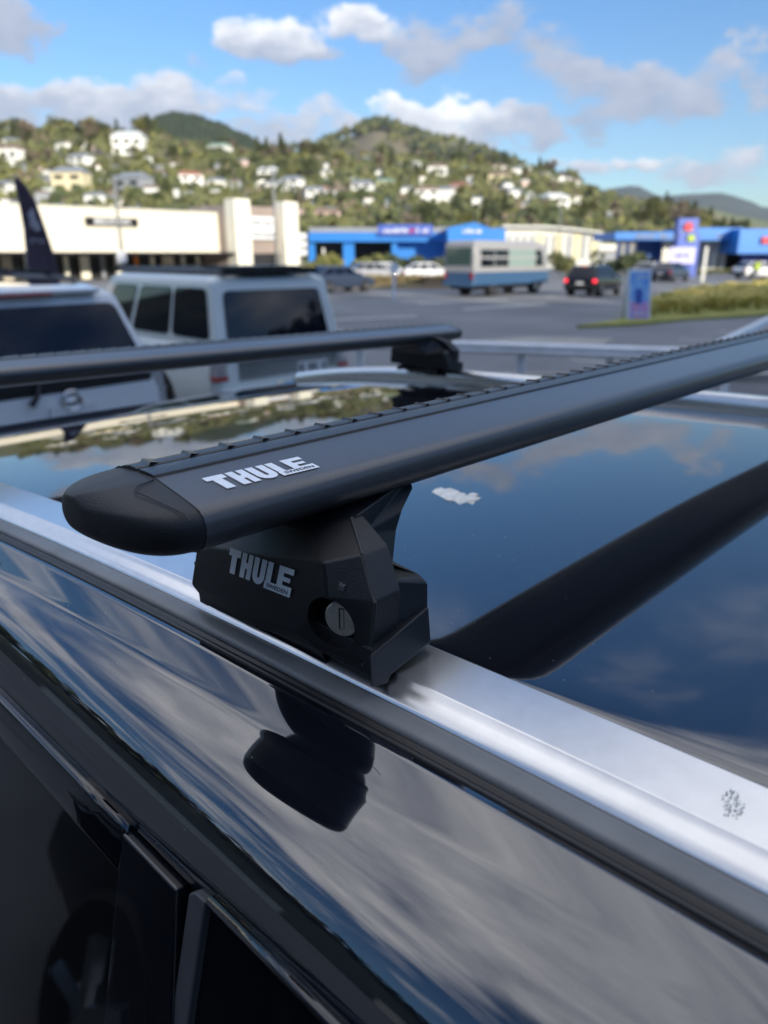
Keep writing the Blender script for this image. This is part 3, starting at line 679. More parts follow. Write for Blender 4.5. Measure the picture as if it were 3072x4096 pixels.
# verge with clumps of tussock grass
vg = [G(1245, 709), G(1330, 696), G(1400, 668), G(1500, 645), G(1659, 622), G(1900, 600), G(2000, 660), G(1660, 682), G(1480, 693), G(1380, 703)]
M['verge'] = mat('mown_verge_grass', (.20, .23, .04), .95, col2=(.34, .30, .08), vscale=1.6, detail=8)
st(MB().prism([(p.x, p.y, -.01) for p in vg], (0, 0, .09)).build('grass_verge', 'verge'))
M['tuss'] = mat('dry_tussock_blades', (.66, .54, .19), .9, col2=(.46, .44, .12), vscale=.7)
M['tuss2'] = mat('green_blades', (.12, .15, .03), .9, col2=(.20, .17, .05), vscale=.5)
def inside(x, y, poly):
    c = False
    for i in range(len(poly)):
        a, b_ = poly[i], poly[i-1]
        if (a.y > y) != (b_.y > y) and x < (b_.x-a.x)*(y-a.y)/(b_.y-a.y)+a.x: c = not c
    return c
tm = MB(); R_ = random.Random(5); cnt = 0
hp = [G(1395, 690), G(1400, 664), G(1480, 648), G(1600, 632), G(1659, 624), G(1850, 612), G(1900, 660), G(1659, 671), G(1500, 684)]
while cnt < 620:
    x = R_.uniform(7, 40); y = R_.uniform(18, 50)
    if not inside(x, y, hp): continue
    cnt += 1; hh = R_.uniform(.45, .80)
    for k in range(16):
        a_ = R_.uniform(0, 2*pi); l = R_.uniform(.25, .6); wv = .03
        dx_, dy_ = cos(a_)*l, sin(a_)*l; px_, py_ = -sin(a_)*wv, cos(a_)*wv
        tm.add([(x-px_, y-py_, .05), (x+px_, y+py_, .05), (x+dx_*.5+px_, y+dy_*.5+py_, hh*.85), (x+dx_*.5-px_, y+dy_*.5-py_, hh*.85), (x+dx_, y+dy_, hh*.75)], [(0, 1, 2, 3), (3, 2, 4)])
st(tm.build('tussock_grass', 'tuss'), 'stuff')
# ---- hills
def ridge_fn(pts):
    ab = sorted(AB(u, v) for u, v in pts)
    def f(a):
        if a <= ab[0][0]: return ab[0][1]
        if a >= ab[-1][0]: return ab[-1][1]
        for (a0, b0), (a1, b1) in zip(ab[:-1], ab[1:]):
            if a0 <= a <= a1:
                t_ = (a-a0)/(a1-a0); t_ = t_*t_*(3-2*t_); return b0+(b1-b0)*t_
    return f
def ss(t_): t_ = max(0, min(1, t_)); return t_*t_*(3-2*t_)
def wob(x, y): return sin(x*.061+1.3)*cos(y*.047)+.6*sin(x*.13+y*.09)+.4*cos(x*.21-y*.17+2)
def hill(name, m, pts, d0, D, a0=-.9, a1=.9, na=140, nd_=40, rough=1.2):
    f0 = ridge_fn(pts); f = (lambda a: f0(a)-(.0080 if 700 < D < 1000 else 0))
    def h(a, d):
        t_ = (d-d0)/(D-d0)
        top = H+f(a)*D
        if d <= D: return max(-.5, top*ss(t_)*(1 if t_ > 0 else 0)+(rough*wob(a*d, d)*min(1, t_*4)*(1-.7*max(0, t_)) if t_ > 0 else -.5))
        return top*(1-ss((d-D)/(D*.6)))
    rows = []
    for i in range(nd_+10):
        d = d0+(D-d0)*i/(nd_-1) if i < nd_ else D+(D*.6)*(i-nd_+1)/10
        rows.append([(a*d, d, h(a, d)-(1. if i == 0 else 0)) for a in [a0+(a1-a0)*j/(na-1) for j in range(na)]])
    o = MB().loft(rows, closed=False, cap=False).build(name, m, None, True); st(o); return h
M['hillgreen'] = mat('hillside_scrub', (.08, .10, .035), .95, col2=(.17, .155, .075), vscale=.02, detail=10)
M['hillbrown'] = mat('far_hill_slopes', (.08, .095, .05), .95, col2=(.20, .165, .11), vscale=.006, detail=10)
M['hillblue'] = mat('distant_forest', (.035, .05, .045), .95, col2=(.055, .07, .055), vscale=.002, detail=8)
M['hillmid'] = mat('sunlit_pasture', (.13, .16, .06), .95, col2=(.20, .17, .09), vscale=.006, detail=8)
H1 = [(-600, 320), (-200, 306), (0, 308), (60, 304), (130, 300), (200, 298), (260, 314), (330, 306), (400, 334), (460, 345), (520, 352), (600, 354), (700, 358), (850, 364), (1000, 372), (1100, 376), (1160, 384), (1230, 408), (1290, 432), (1350, 442), (1430, 458), (1490, 482), (1560, 512), (1659, 525), (1900, 540)]
h1 = hill('hill', 'hillgreen', H1, 112, 430)
hill('hill', 'hillbrown', [(-600, 420), (300, 380), (480, 350), (600, 328), (680, 312), (760, 288), (800, 268), (822, 264), (850, 272), (890, 286), (905, 284), (960, 300), (1020, 318), (1100, 345), (1160, 372), (1300, 430), (1500, 500), (1900, 540)], 420, 950, na=160, rough=3)
hill('hill', 'hillgreen', [(-600, 480), (200, 400), (318, 330), (326, 300), (340, 270), (372, 262), (420, 268), (470, 283), (520, 305), (570, 330), (640, 370), (800, 450), (1900, 540)], 420, 800, na=200)
hill('hill', 'hillmid', [(-600, 540), (1100, 540), (1250, 500), (1340, 455), (1440, 448), (1520, 452), (1600, 470), (1659, 480), (1900, 490)], 700, 1700, rough=3)
hill('hill', 'hillblue', [(-600, 545), (1000, 500), (1200, 440), (1290, 414), (1370, 405), (1430, 428), (1500, 422), (1560, 420), (1600, 432), (1659, 452), (1800, 470), (1950, 500)], 2000, 4200, rough=6)
# unseen wooded rise added behind the camera to shade the car park, and the one away to the left
def backridge(name, path, m='hillblue', side=False):
    rings = []
    for (x, y, hh, wd) in path:
        rings.append([((x+dy_*wd if side else x), (y if side else y+dy_*wd), hh*f) for dx_, dy_, f in ((0, 1, 0), (0, .6, .45), (0, .25, .85), (0, 0, 1), (0, -.5, .8), (0, -1.3, 0))])
    return st(MB().loft(rings, closed=False, cap=False).build(name, m, None, True))
backridge('hill', [(-75, -40, 6, 24), (-60, -42, 20, 26), (-30, -44, 25, 26), (0, -46, 26, 26), (30, -46, 26.5, 26), (60, -46, 26, 26), (100, -44, 25, 26), (130, -40, 12, 24)])
backridge('hill', [(-75, 40, 4, 14), (-78, 10, 16, 22), (-76, -14, 18, 22), (-78, -34, 15, 20)], side=True)
backridge('hill', [(150, -44, 10, 30), (146, -20, 34, 30), (144, 10, 40, 30), (146, 40, 30, 30), (150, 62, 10, 30)], side=True)
# ---- leafy meshes
def leaf_mb(mb, c, r, n, size, rnd_, squash=.8):
    for _ in range(n):
        a_ = rnd_.uniform(0, 2*pi); ph = math.acos(rnd_.uniform(-1, 1)); q = r*rnd_.uniform(.55, 1.0)
        p = Vector((c[0]+q*sin(ph)*cos(a_), c[1]+q*sin(ph)*sin(a_), c[2]+q*cos(ph)*squash))
        u_ = Vector((rnd_.uniform(-1, 1), rnd_.uniform(-1, 1), rnd_.uniform(-1, 1))).normalized(); v_ = u_.orthogonal().normalized()
        s_ = size*rnd_.uniform(.6, 1.3)
        mb.add([p-u_*s_, p+v_*s_*.7, p+u_*s_, p-v_*s_*.7], [(0, 1, 2, 3)])
M['leafA'] = mat('dark_green_leaves', (.04, .058, .02), .8, col2=(.08, .095, .032), vscale=.9)
M['leafB'] = mat('olive_leaves', (.085, .10, .035), .8, col2=(.15, .15, .055), vscale=.9)
M['leafC'] = mat('bare_brown_twigs', (.13, .105, .075), .9, col2=(.20, .16, .11), vscale=.9)
M['leafD'] = mat('yellow_green_leaves', (.15, .165, .045), .8, col2=(.22, .205, .07), vscale=.9)
M['pine'] = mat('dark_pine_needles', (.022, .035, .022), .9, col2=(.04, .055, .03), vscale=.05)
def tree_mesh(seed, m, conical=False):
    r = random.Random(seed); mb = MB()
    mb.tube([(0, 0, -.6), (.05, 0, .35), (.02, .04, .75)], [.07, .05, .02], 6)
    for k in range(4):
        a_ = r.uniform(0, 6.28); mb.tube([(0, 0, .3+.1*k), (cos(a_)*.3, sin(a_)*.3, .5+.1*k)], [.025, .008], 5)
    nb_ = len(mb.f)
    if conical:
        for k in range(9):
            z_ = .25+k*.12; leaf_mb(mb, (0, 0, z_), .36*(1-k/9.5), 30, .07, r, .4)
    else:
        for k in range(8):
            a_ = r.uniform(0, 6.28); q = r.uniform(.12, .34); leaf_mb(mb, (cos(a_)*q, sin(a_)*q, r.uniform(.42, .95)), r.uniform(.18, .30), 46, .062, r)
    o = mb.build('tree', 'bark'); o.data.materials.append(M[m])
    for i, p in enumerate(o.data.polygons): p.material_index = 0 if i < nb_ else 1
    me = o.data; bpy.data.objects.remove(o); return me
TM = [(tree_mesh(11, 'leafA'), 'A'), (tree_mesh(12, 'leafB'), 'B'), (tree_mesh(13, 'leafC'), 'C'), (tree_mesh(14, 'leafD'), 'D'), (tree_mesh(15, 'leafA', True), 'P'), (tree_mesh(16, 'leafB'), 'B'), (tree_mesh(17, 'leafC'), 'C')]
TL = {'A': ('rounded dark green tree on the hillside among the houses', 'dark green trees on the hillside'), 'B': ('olive green leafy tree on the hillside among the houses', 'olive green trees on the hillside'),
      'C': ('bare brown winter tree on the hillside among the houses', 'bare brown trees on the hillside'), 'D': ('yellow green bushy tree on the hillside among the houses', 'yellow green trees on the hillside'),
      'P': ('narrow dark conifer on the hillside among the houses', 'conifers on the hillside')}
# ---- houses on the slope: x, y, width in display pixels, wall kind, roof kind, storeys
HW = {'w': ('white', mat('white_house_wall', (.86, .86, .82), .7)), 'c': ('cream', mat('cream_house_wall', (.72, .64, .42), .7)), 'g': ('grey', mat('grey_house_wall', (.30, .32, .35), .7)), 'p': ('pinkish', mat('pink_house_wall', (.62, .47, .42), .7)), 'y': ('pale yellow', mat('yellow_house_wall', (.70, .68, .36), .7))}
HR = {'w': ('white', mat('white_iron_roof', (.62, .64, .62), .5)), 'g': ('grey', mat('grey_iron_roof', (.22, .24, .27), .5)), 'r': ('red', mat('red_tile_roof', (.32, .12, .08), .6)), 'b': ('brown', mat('brown_tile_roof', (.20, .14, .10), .6)), 't': ('green', mat('green_iron_roof', (.20, .30, .22), .5))}
HS = [(22, 342, 78, 'w', 'b', 1), (12, 420, 52, 'w', 'g', 2), (28, 322, 34, 'w', 'g', 1), (135, 326, 22, 'w', 'g', 1), (158, 322, 22, 'w', 'b', 1), (178, 326, 30, 'w', 'w', 2), (212, 330, 20, 'p', 'b', 1), (283, 333, 78, 'w', 'w', 2),
      (178, 366, 48, 'w', 'g', 2), (158, 413, 84, 'c', 'g', 2), (105, 400, 34, 'g', 'g', 1), (292, 424, 84, 'g', 'g', 2), (330, 426, 36, 'w', 'b', 1), (395, 336, 28, 'w', 'b', 1), (420, 326, 20, 'w', 'w', 1), (476, 342, 54, 'w', 't', 2), (538, 338, 28, 'w', 'g', 1),
      (412, 408, 62, 'w', 'r', 2), (470, 412, 40, 'w', 'g', 1), (582, 392, 44, 'w', 'w', 3), (590, 418, 40, 'w', 'g', 1), (632, 414, 46, 'w', 'g', 2), (680, 434, 54, 'w', 'g', 2), (730, 436, 44, 'w', 'b', 2), (706, 384, 20, 'w', 'g', 1), (640, 470, 30, 'p', 'b', 1),
      (784, 424, 56, 'w', 'g', 2), (830, 418, 44, 'y', 't', 2), (760, 345, 22, 'w', 'g', 1), (880, 424, 30, 'w', 'g', 1), (898, 366, 24, 'w', 'w', 1), (945, 378, 42, 'w', 'b', 1), (922, 438, 62, 'w', 'b', 2), (960, 430, 40, 'w', 'g', 1), (992, 422, 40, 'p', 'r', 2), (1015, 410, 28, 'w', 'g', 1),
      (706, 488, 68, 'p', 'b', 2), (1075, 376, 36, 'w', 'b', 1), (1078, 396, 48, 'c', 'b', 1), (1110, 380, 28, 'w', 'g', 1), (1130, 378, 30, 'w', 'w', 1), (1150, 360, 16, 'w', 'g', 1), (1200, 396, 30, 'w', 'b', 2), (1222, 398, 26, 'w', 'g', 2), (1240, 404, 26, 'w', 'b', 2), (1262, 408, 26, 'p', 'b', 2), (1284, 412, 22, 'w', 'g', 1), (1178, 388, 22, 'w', 'g', 1),
      (1112, 432, 38, 'w', 'g', 1), (1140, 436, 30, 'w', 'w', 1), (1196, 456, 66, 'w', 'w', 2), (1122, 460, 34, 'w', 'g', 2), (1090, 425, 26, 'w', 'g', 1), (1240, 440, 26, 'w', 'b', 1), (1165, 440, 20, 'w', 'g', 1), (1336, 430, 20, 'w', 'b', 1), (1300, 425, 18, 'w', 'g', 1), (1368, 436, 22, 'w', 'b', 1),
      (95, 438, 30, 'g', 'b', 1), (210, 446, 44, 'w', 'g', 1), (250, 448, 30, 'w', 'g', 1), (60, 375, 18, 'g', 'g', 1), (850, 470, 22, 'w', 'g', 1), (510, 408, 26, 'g', 'b', 1), (820, 385, 18, 'w', 'g', 1), (1030, 445, 22, 'w', 'g', 1), (560, 400, 22, 'w', 'b', 1), (795, 448, 24, 'w', 'b', 1), (1340, 400, 14, 'w', 'w', 1)]
_r = random.Random(17)
while len(HS) < 150:
    u = int(_r.choice((_r.uniform(5, 560), _r.uniform(640, 1400)))); v = int(_r.uniform(335, 470)+max(0, (u-1150)*.18))
    if v > 480 or any(abs(u-q[0]) < (q[2]+16)*.55 and abs(v-q[1]) < 12 for q in HS): continue
    HS.append((u, v, int(_r.uniform(9, 22)), _r.choice('wwwwgp'), _r.choice('wgbrt'), 1))
def on_h1(u, v):
    a, b_ = AB(u, v); d = 114.
    while d < 428:
        if (h1(a, d)-H)/d >= b_: break
        d += 1.5
    return a*d, d, h1(a, d)
def landmark(u, v):
    t_ = 'high up ' if v < 375 else ('mid slope ' if v < 423 else 'low down ')
    for lim, s_ in ((130, 'behind the feather flag'), (235, 'right of the feather flag'), (330, 'above the store sign'), (475, 'left of the tower'), (540, 'above the left pillar'), (665, 'above the right pillar'), (830, 'above the grey shop roof'), (970, 'above the blue shop sign'), (1100, 'above the blue gable'), (1215, 'above the white warehouse'), (1330, 'right of the warehouse'), (2000, 'above the right blue store')):
        if u < lim: return t_+s_
byl = {}
for hsx in HS: byl.setdefault((landmark(hsx[0], hsx[1]), HW[hsx[3]][0]), []).append(hsx)
ORD = ['leftmost', 'second from left', 'third from left', 'fourth from left', 'fifth from left', 'sixth from left', 'seventh from left', 'eighth from left', 'ninth from left', 'tenth from left', 'eleventh from left', 'twelfth from left', '13th from left', '14th from left', '15th from left']
houses2d = []
for hi, (u, v, px, wk, rk, ns) in enumerate(HS):
    x, y, z_ = on_h1(u, v); d = y; wd = px/1650*d*(.92 if px < 50 else .78); hh = max(2.6, min(3.1*ns, wd*.55)); dp = min(9, wd*.7); rz = random.uniform(-.45, .45)
    lst = sorted(byl[(landmark(u, v), HW[wk][0])]); i = lst.index((u, v, px, wk, rk, ns))
    size = 'big' if px > 50 else ('small' if px < 27 else '')
    lab = f"{size+' ' if size else ''}{HW[wk][0]} house, {HR[rk][0]} roof, {landmark(u, v)}" + (f", {ORD[i]}" if len(lst) > 1 else '')
    r = empty('house', (x, y, z_-.5), rz, lab, 'house', 'houses on the hillside')
    wl = MB().box((0, 0, hh/2-.5), (wd, dp, hh+1)).build('wall', HW[wk][1], r)
    rf = MB()
    ov = .4; rh = min(2.2, wd*.18)
    A_ = [(-wd/2-ov, -dp/2-ov, hh+.003), (wd/2+ov, -dp/2-ov, hh+.003), (wd/2+ov, dp/2+ov, hh+.003), (-wd/2-ov, dp/2+ov, hh+.003), (-wd/2+wd*.15, 0, hh+rh), (wd/2-wd*.15, 0, hh+rh)]
    rf.add(A_, [(0, 1, 5, 4), (1, 2, 5), (2, 3, 4, 5), (3, 0, 4), (3, 2, 1, 0)]).build('roof', HR[rk][1], r)
    nw = max(2, int(wd/3.2))
    wn = [MB().box((-wd/2+wd*(k+.5)/nw, -dp/2-.02, .9+hh/ns*fl+hh/ns*.12), (wd/nw*.55, .08, hh/ns*.42)).build('window', 'carglass', r) for k in range(nw) for fl in range(ns)] if px > 40 else None
    houses2d.append((u, v, px, y))
# ---- trees on the slope
R2 = random.Random(21); nt_ = 0; tries = 0
from bisect import bisect
while nt_ < 285 and tries < 6000:
    tries += 1
    a = R2.uniform(-.52, .46); d = 122+(R2.random()**.8)*300
    z_ = h1(a, d)
    if z_ < 1.5: continue
    hgt = R2.uniform(4, 8.5)*(1 if d > 200 else .8)
    u = (a*1.0)*1690+830; v = 548-(z_-H)/d*1640; top = 548-(z_+hgt-H)/d*1640; wpx = hgt*.45/d*1650
    bad = False
    for (hu, hv, hpx, hy) in houses2d:
        if hy > d-12 and abs(hu-u) < hpx*.5+wpx*.8 and top < hv+2 and v > hv-16: bad = True; break
    if bad: continue
    k = R2.choice([0, 0, 0, 1, 1, 2, 2, 3, 4, 4, 5, 6]); me, kk = TM[k]
    o = bpy.data.objects.new('tree' if kk != 'P' else 'conifer', me); COL.objects.link(o); o.location = (a*d, d, z_-.3); o.rotation_euler = (0, 0, R2.uniform(0, 6.28)); o.scale = (hgt*.95, hgt*.95, hgt)
    tag(o, TL[kk][0].replace('on the hillside among the houses', landmark(u, v)), 'tree', TL[kk][1]); nt_ += 1
# ---- undergrowth and woods that read as one mass
def cover(name, m, hf, a0, a1, d0, d1, n, size, k, rs_, hgt=2., cone=False, thr=None):
    r = random.Random(rs_); mb = MB(); c = 0
    while c < n:
        a = r.uniform(a0, a1); d = d0+(d1-d0)*r.random(); z_ = hf(a, d)
        if z_ < 1: c += 1; continue
        if thr and wob(a*d*.7+rs_*9, d*.7) < thr: c += 1; continue
        x, y = a*d, d; s_ = size*r.uniform(.6, 1.4)
        if cone:
            hh = s_*1.7; n0 = len(mb.v); mb.v += [(x+s_*cos(q*1.257), y+s_*sin(q*1.257), z_) for q in range(5)]+[(x, y, z_+hh)]; mb.f += [(n0+q, n0+(q+1) % 5, n0+5) for q in range(5)]
        else: leaf_mb(mb, (x, y, z_+s_*.4), s_, k, s_*.55, r, .7)
        c += 1
    return st(mb.build(name, m), 'stuff')
cover('undergrowth', 'leafB', h1, -.52, .45, 116, 428, 2600, 2.6, 7, 31)
cover('undergrowth', 'leafA', h1, -.52, .45, 116, 428, 2000, 2.8, 7, 32, thr=.1)
cover('undergrowth', 'leafC', h1, -.52, .45, 116, 428, 1000, 2.4, 7, 33, thr=.1)
cover('undergrowth', 'leafD', h1, -.52, .45, 116, 428, 900, 2.2, 7, 34, thr=.2)
def surf(name_i):
    return [o for o in bpy.data.objects if o.name.startswith('hill')][name_i]
def hfac(pts, d0, D, rough=1.2):
    f0 = ridge_fn(pts); f = (lambda a: f0(a)-.0030)
    def h(a, d):
        t_ = (d-d0)/(D-d0); top = H+f(a)*D
        return top*ss(t_)+rough*wob(a*d, d)*min(1, t_*4)*(1-.7*max(0, t_))
    return h
hp3 = hfac([(-600, 480), (200, 400), (318, 330), (326, 300), (340, 270), (372, 262), (420, 268), (470, 283), (520, 305), (570, 330), (640, 370), (800, 450), (1900, 540)], 420, 800)
cover('pine_forest', 'pine', hp3, -.30, -.10, 560, 805, 5200, 4.2, 0, 41, cone=True)
hp2 = hfac([(-600, 420), (300, 380), (480, 350), (600, 328), (680, 312), (760, 288), (800, 268), (822, 264), (850, 272), (890, 286), (905, 284), (960, 300), (1020, 318), (1100, 345), (1160, 372), (1300, 430), (1500, 500), (1900, 540)], 420, 950, 3)
cover('hill_forest', 'pine', hp2, -.18, .28, 560, 955, 3000, 3.6, 0, 42, cone=True, thr=.45)
cover('hill_scrub', 'leafB', hp2, -.18, .28, 500, 950, 1500, 5, 5, 43, thr=-.2)
cover('ridge_trees', 'leafA', lambda a, d: 25, -1, 1, -1, 0, 0, 1, 1, 1) if False else None
R4 = random.Random(9); rt = MB()
for _ in range(260):
    x = R4.uniform(-62, 125); y = -46+R4.uniform(-4, 8); leaf_mb(rt, (x, y, 24+R4.uniform(-3, 2.5)), R4.uniform(2, 3.6), 26, .9, R4)  # treetops on the rise added to shade the car park
for _ in range(190):
    x = -78+R4.uniform(-4, 9); y = R4.uniform(-34, 34); leaf_mb(rt, (x, y, 16.5+R4.uniform(-5, 1.5)), R4.uniform(1.6, 3.2), 26, .8, R4)
for _ in range(170):
    y = R4.uniform(-38, 56); x = 142+R4.uniform(-6, 4); leaf_mb(rt, (x, y, 36-.011*(y-8)**2*.8+R4.uniform(-2, 4)), R4.uniform(3, 6), 26, 1.5, R4)
st(rt.build('ridge_woods', 'pine'), 'stuff')  # dark needle colour stands in for the shaded face of the ridge trees
for (x, y, l_, hh_, lb) in ((-46, 2, 16, 3.4, 'low cream shed off to the left, a streak reflected in the black car side'), (-52, -20, 9, 4.2, 'short cream shed left behind the camera, reflected in the lower car side')):
    e_ = empty('shed', (x, y, 0), 0, lb, 'shed'); MB().box((0, 0, hh_/2), (6, l_, hh_)).build('wall', 'creamlight' if False else 'cream', e_); MB().box((0, 0, hh_+.1), (6.6, l_+.6, .2)).build('roof', 'greyroof', e_)
#PART4
# ================================================================== buildings
def sb(mb, u0, v0, u1, v1, y, dep):
    """box whose front face spans these display pixels at forward distance y"""
    a, b_ = P(u0, v0, y), P(u1, v1, y); x0, x1 = sorted((a.x, b_.x)); z0, z1 = sorted((a.z, b_.z)); z0 = max(z0, 0)
    return mb.box(((x0+x1)/2, y+dep/2, (z0+z1)/2), (x1-x0, dep, z1-z0))
def wordbar(parent, m, fn, x0, x1, z0, z1, seed, n):
    """rows of illegible small letters"""
    r = random.Random(seed); mb = MB(); w_ = (x1-x0)/n
    for k in range(n):
        if r.random() < .12: continue
        a = x0+w_*k; hh = (z1-z0)*r.choice((1, .8, .75)); t_ = w_*.22
        for q in r.sample(range(3), 2): mb.loft([[fn(a+w_*.36*q, z0), fn(a+w_*.36*q+t_, z0), fn(a+w_*.36*q+t_, z0+hh), fn(a+w_*.36*q, z0+hh)], [fn(a+w_*.36*q, z0, .04), fn(a+w_*.36*q+t_, z0, .04), fn(a+w_*.36*q+t_, z0+hh, .04), fn(a+w_*.36*q, z0+hh, .04)]])
        mb.loft([[fn(a, z0+hh*.42), fn(a+w_*.75, z0+hh*.42), fn(a+w_*.75, z0+hh*.58), fn(a, z0+hh*.58)], [fn(a, z0+hh*.42, .03), fn(a+w_*.75, z0+hh*.42, .03), fn(a+w_*.75, z0+hh*.58, .03), fn(a, z0+hh*.58, .03)]])
    return mb.build('lettering', m, parent)
# ---- long cream store with its tower; local frame: +x along the front, +y into the building
P1 = P(482, 500, 75.); SA_ = atan2(.722, .692)
store = empty('retail_store', (P1.x, P1.y, 0), SA_, 'long cream clad store with dark verandah and tall two pillared entrance tower', 'store')
MB().box((-30.05, 6, 3.92), (60, 12, 3.44)).build('upper_wall', 'cream', store)
MB().box((-30.05, 6.05, 5.69), (60.1, 12.3, .10)).build('roof_edge', 'whitewall', store)
MB().box((-30.05, -1.2, 2.10), (60, 2.6, .20)).build('verandah', 'blacktrim', store)
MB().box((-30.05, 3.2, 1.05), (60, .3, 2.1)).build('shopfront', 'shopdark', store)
R6 = random.Random(4)
for k in range(26):
    x0 = -1.5-k*1.62; wd = R6.choice((.34, .34, .8, 1.2)); mt = R6.choice(('creamlight', 'shoppanel', 'creamlight', 'whitewall', 'greyroof'))
    MB().box((x0, 2.4, .96), (wd, .2, 1.9)).build('window_panel', 'orange' if k == 4 else mt, store)
sg = MB().box((-11.2, -.16, 4.62), (4.6, .3, .62)).build('sign_band', 'blacktrim', store)
tb = MB(); put_text(tb, 'BEDDING', lambda a, b_, l: (a, -.33-l, b_), -12.8, -9.6, 4.40, 4.86, 0, .012); tb.build('lettering', 'signwhite', sg)
# tower
T0 = P(503, 500, 73.); rel = Matrix.Rotation(-SA_, 3, 'Z') @ (T0-P1); tx, ty = rel.x, rel.y
MB().box((tx+3.75, ty+3.9, 3.2), (7.48, 6.4, 6.3)).build('tower', 'brownpanel', store)
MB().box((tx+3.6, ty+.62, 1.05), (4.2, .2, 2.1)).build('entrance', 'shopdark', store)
for q, (a, b_) in enumerate(((0, 1.75), (5.75, 7.5))):
    MB().box((tx+(a+b_)/2, ty+.3, 3.42), (b_-a, 1.6, 6.84)).build('pillar', 'creamlight', store, bevel=.03)
sg = MB().box((tx+3.62, ty+.45, 4.4), (3.4, .3, 2.0)).build('sign_board', 'signwhite', store)
tb = MB(); put_text(tb, 'Harvey', lambda a, b_, l: (tx+a, ty+.28-l, b_), 2.35, 4.9, 4.52, 5.15, 0, .02); put_text(tb, 'Norman', lambda a, b_, l: (tx+a, ty+.28-l, b_), 2.25, 5.0, 3.62, 4.12, 0, .02)
tb.build('lettering', 'dark', sg)
# ---- blue garage with grey roof and gable
gar = empty('blue_shop', P(880, 595, 82)*Vector((1, 1, 0)) if False else (P(880, 595, 82).x, 82, 0), 0, 'low blue shop with grey roof, blue columns, open dark front and bright blue gable', 'shop')
go = (gar.location.x, 82, 0)
def bb(parent, off, name, m, *boxes, **k):
    mb = MB(off)
    for b_ in boxes: sb(mb, *b_)
    return mb.build(name, m, parent, **k)
bb(gar, go, 'roof', 'greyroof', (668, 491, 1000, 502, 84, 12))
fa = bb(gar, go, 'fascia', 'bluefascia', (666, 502, 968, 522, 82, .6))
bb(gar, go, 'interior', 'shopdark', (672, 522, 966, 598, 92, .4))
for u0, u1 in ((666, 682), (741, 766), (846, 858)): bb(gar, go, 'column', 'bluefascia', (u0, 522, u1, 600, 82.6, .5))
bb(gar, go, 'side_wall', 'bluefascia', (856, 524, 968, 600, 84, .4))
sg = bb(gar, go, 'sign_board', 'bluesign', (817, 485, 934, 509, 81.6, .3))
a_, c_ = P(828, 503, 81.5), P(925, 492, 81.5); wordbar(sg, 'signwhite', lambda x, z_, l=0: (x-go[0], 81.56-go[1]-l, z_), a_.x, a_.x+(c_.x-a_.x)*.55, a_.z, c_.z, 3, 9); wordbar(sg, 'signred', lambda x, z_, l=0: (x-go[0], 81.56-go[1]-l, z_), a_.x+(c_.x-a_.x)*.58, a_.x+(c_.x-a_.x)*.70, a_.z, c_.z, 5, 2); wordbar(sg, 'signwhite', lambda x, z_, l=0: (x-go[0], 81.56-go[1]-l, z_), a_.x+(c_.x-a_.x)*.72, c_.x, a_.z, c_.z, 6, 4)
gp = [P(u, v, 79) for u, v in ((967, 521), (1092, 521), (1092, 494), (1062, 494), (1025, 480), (967, 492))]
gb_ = MB(go).prism(gp, (0, 5, 0)).build('gable', 'bluefascia', gar)
bb(gar, go, 'wall', 'bluefascia', (969, 521.5, 1088, 602, 79.4, 4.2))
a_, c_ = P(1000, 504, 78.9), P(1052, 494, 78.9); wordbar(gb_, 'signwhite', lambda x, z_, l=0: (x-go[0], 78.97-go[1]-l, z_), a_.x, c_.x, a_.z, c_.z, 8, 6)
# ---- white warehouse behind
wc = P(1200, 560, 108); wh = empty('warehouse', (wc.x, 108, 0), 0, 'white ribbed warehouse with pale yellow panels behind the bus', 'warehouse')
wo_ = (wc.x, 108, 0)
tp = [P(u, v, 108) for u, v in ((1088, 566), (1300, 566), (1300, 503), (1240, 494), (1180, 489), (1088, 488))]
for p in tp[:2]: p.z = 0
MB(wo_).prism(tp, (0, 22, 0)).build('wall', 'whitewall', wh)
ed = [P(u, v, 107) for u, v in ((1086, 486), (1180, 487), (1240, 492), (1303, 501), (1303, 505), (1240, 497), (1180, 492), (1086, 491))]
MB(wo_).prism(ed, (0, 23, 0)).build('roof', 'whitewall', wh)
for u0 in (1160, 1200, 1240, 1278): bb(wh, wo_, 'panel', 'yellowwall', (u0, 506, u0+12, 560, 107.85, .14))
for u0 in range(1100, 1300, 16): bb(wh, wo_, 'rib', 'greyroof', (u0, 508, u0+1.4, 560, 107.86, .12)) if u0 not in (1164,) else None
lw = empty('long_shed', (P(1350, 560, 120).x, 120, 0), 0, 'low pale shed with long white roof right of the warehouse', 'shed'); lo = (P(1350, 560, 120).x, 120, 0)
bb(lw, lo, 'roof', 'whitewall', (1296, 527, 1385, 541, 119.6, 10)); bb(lw, lo, 'wall', 'greyroof', (1298, 541, 1383, 570, 120, 9))
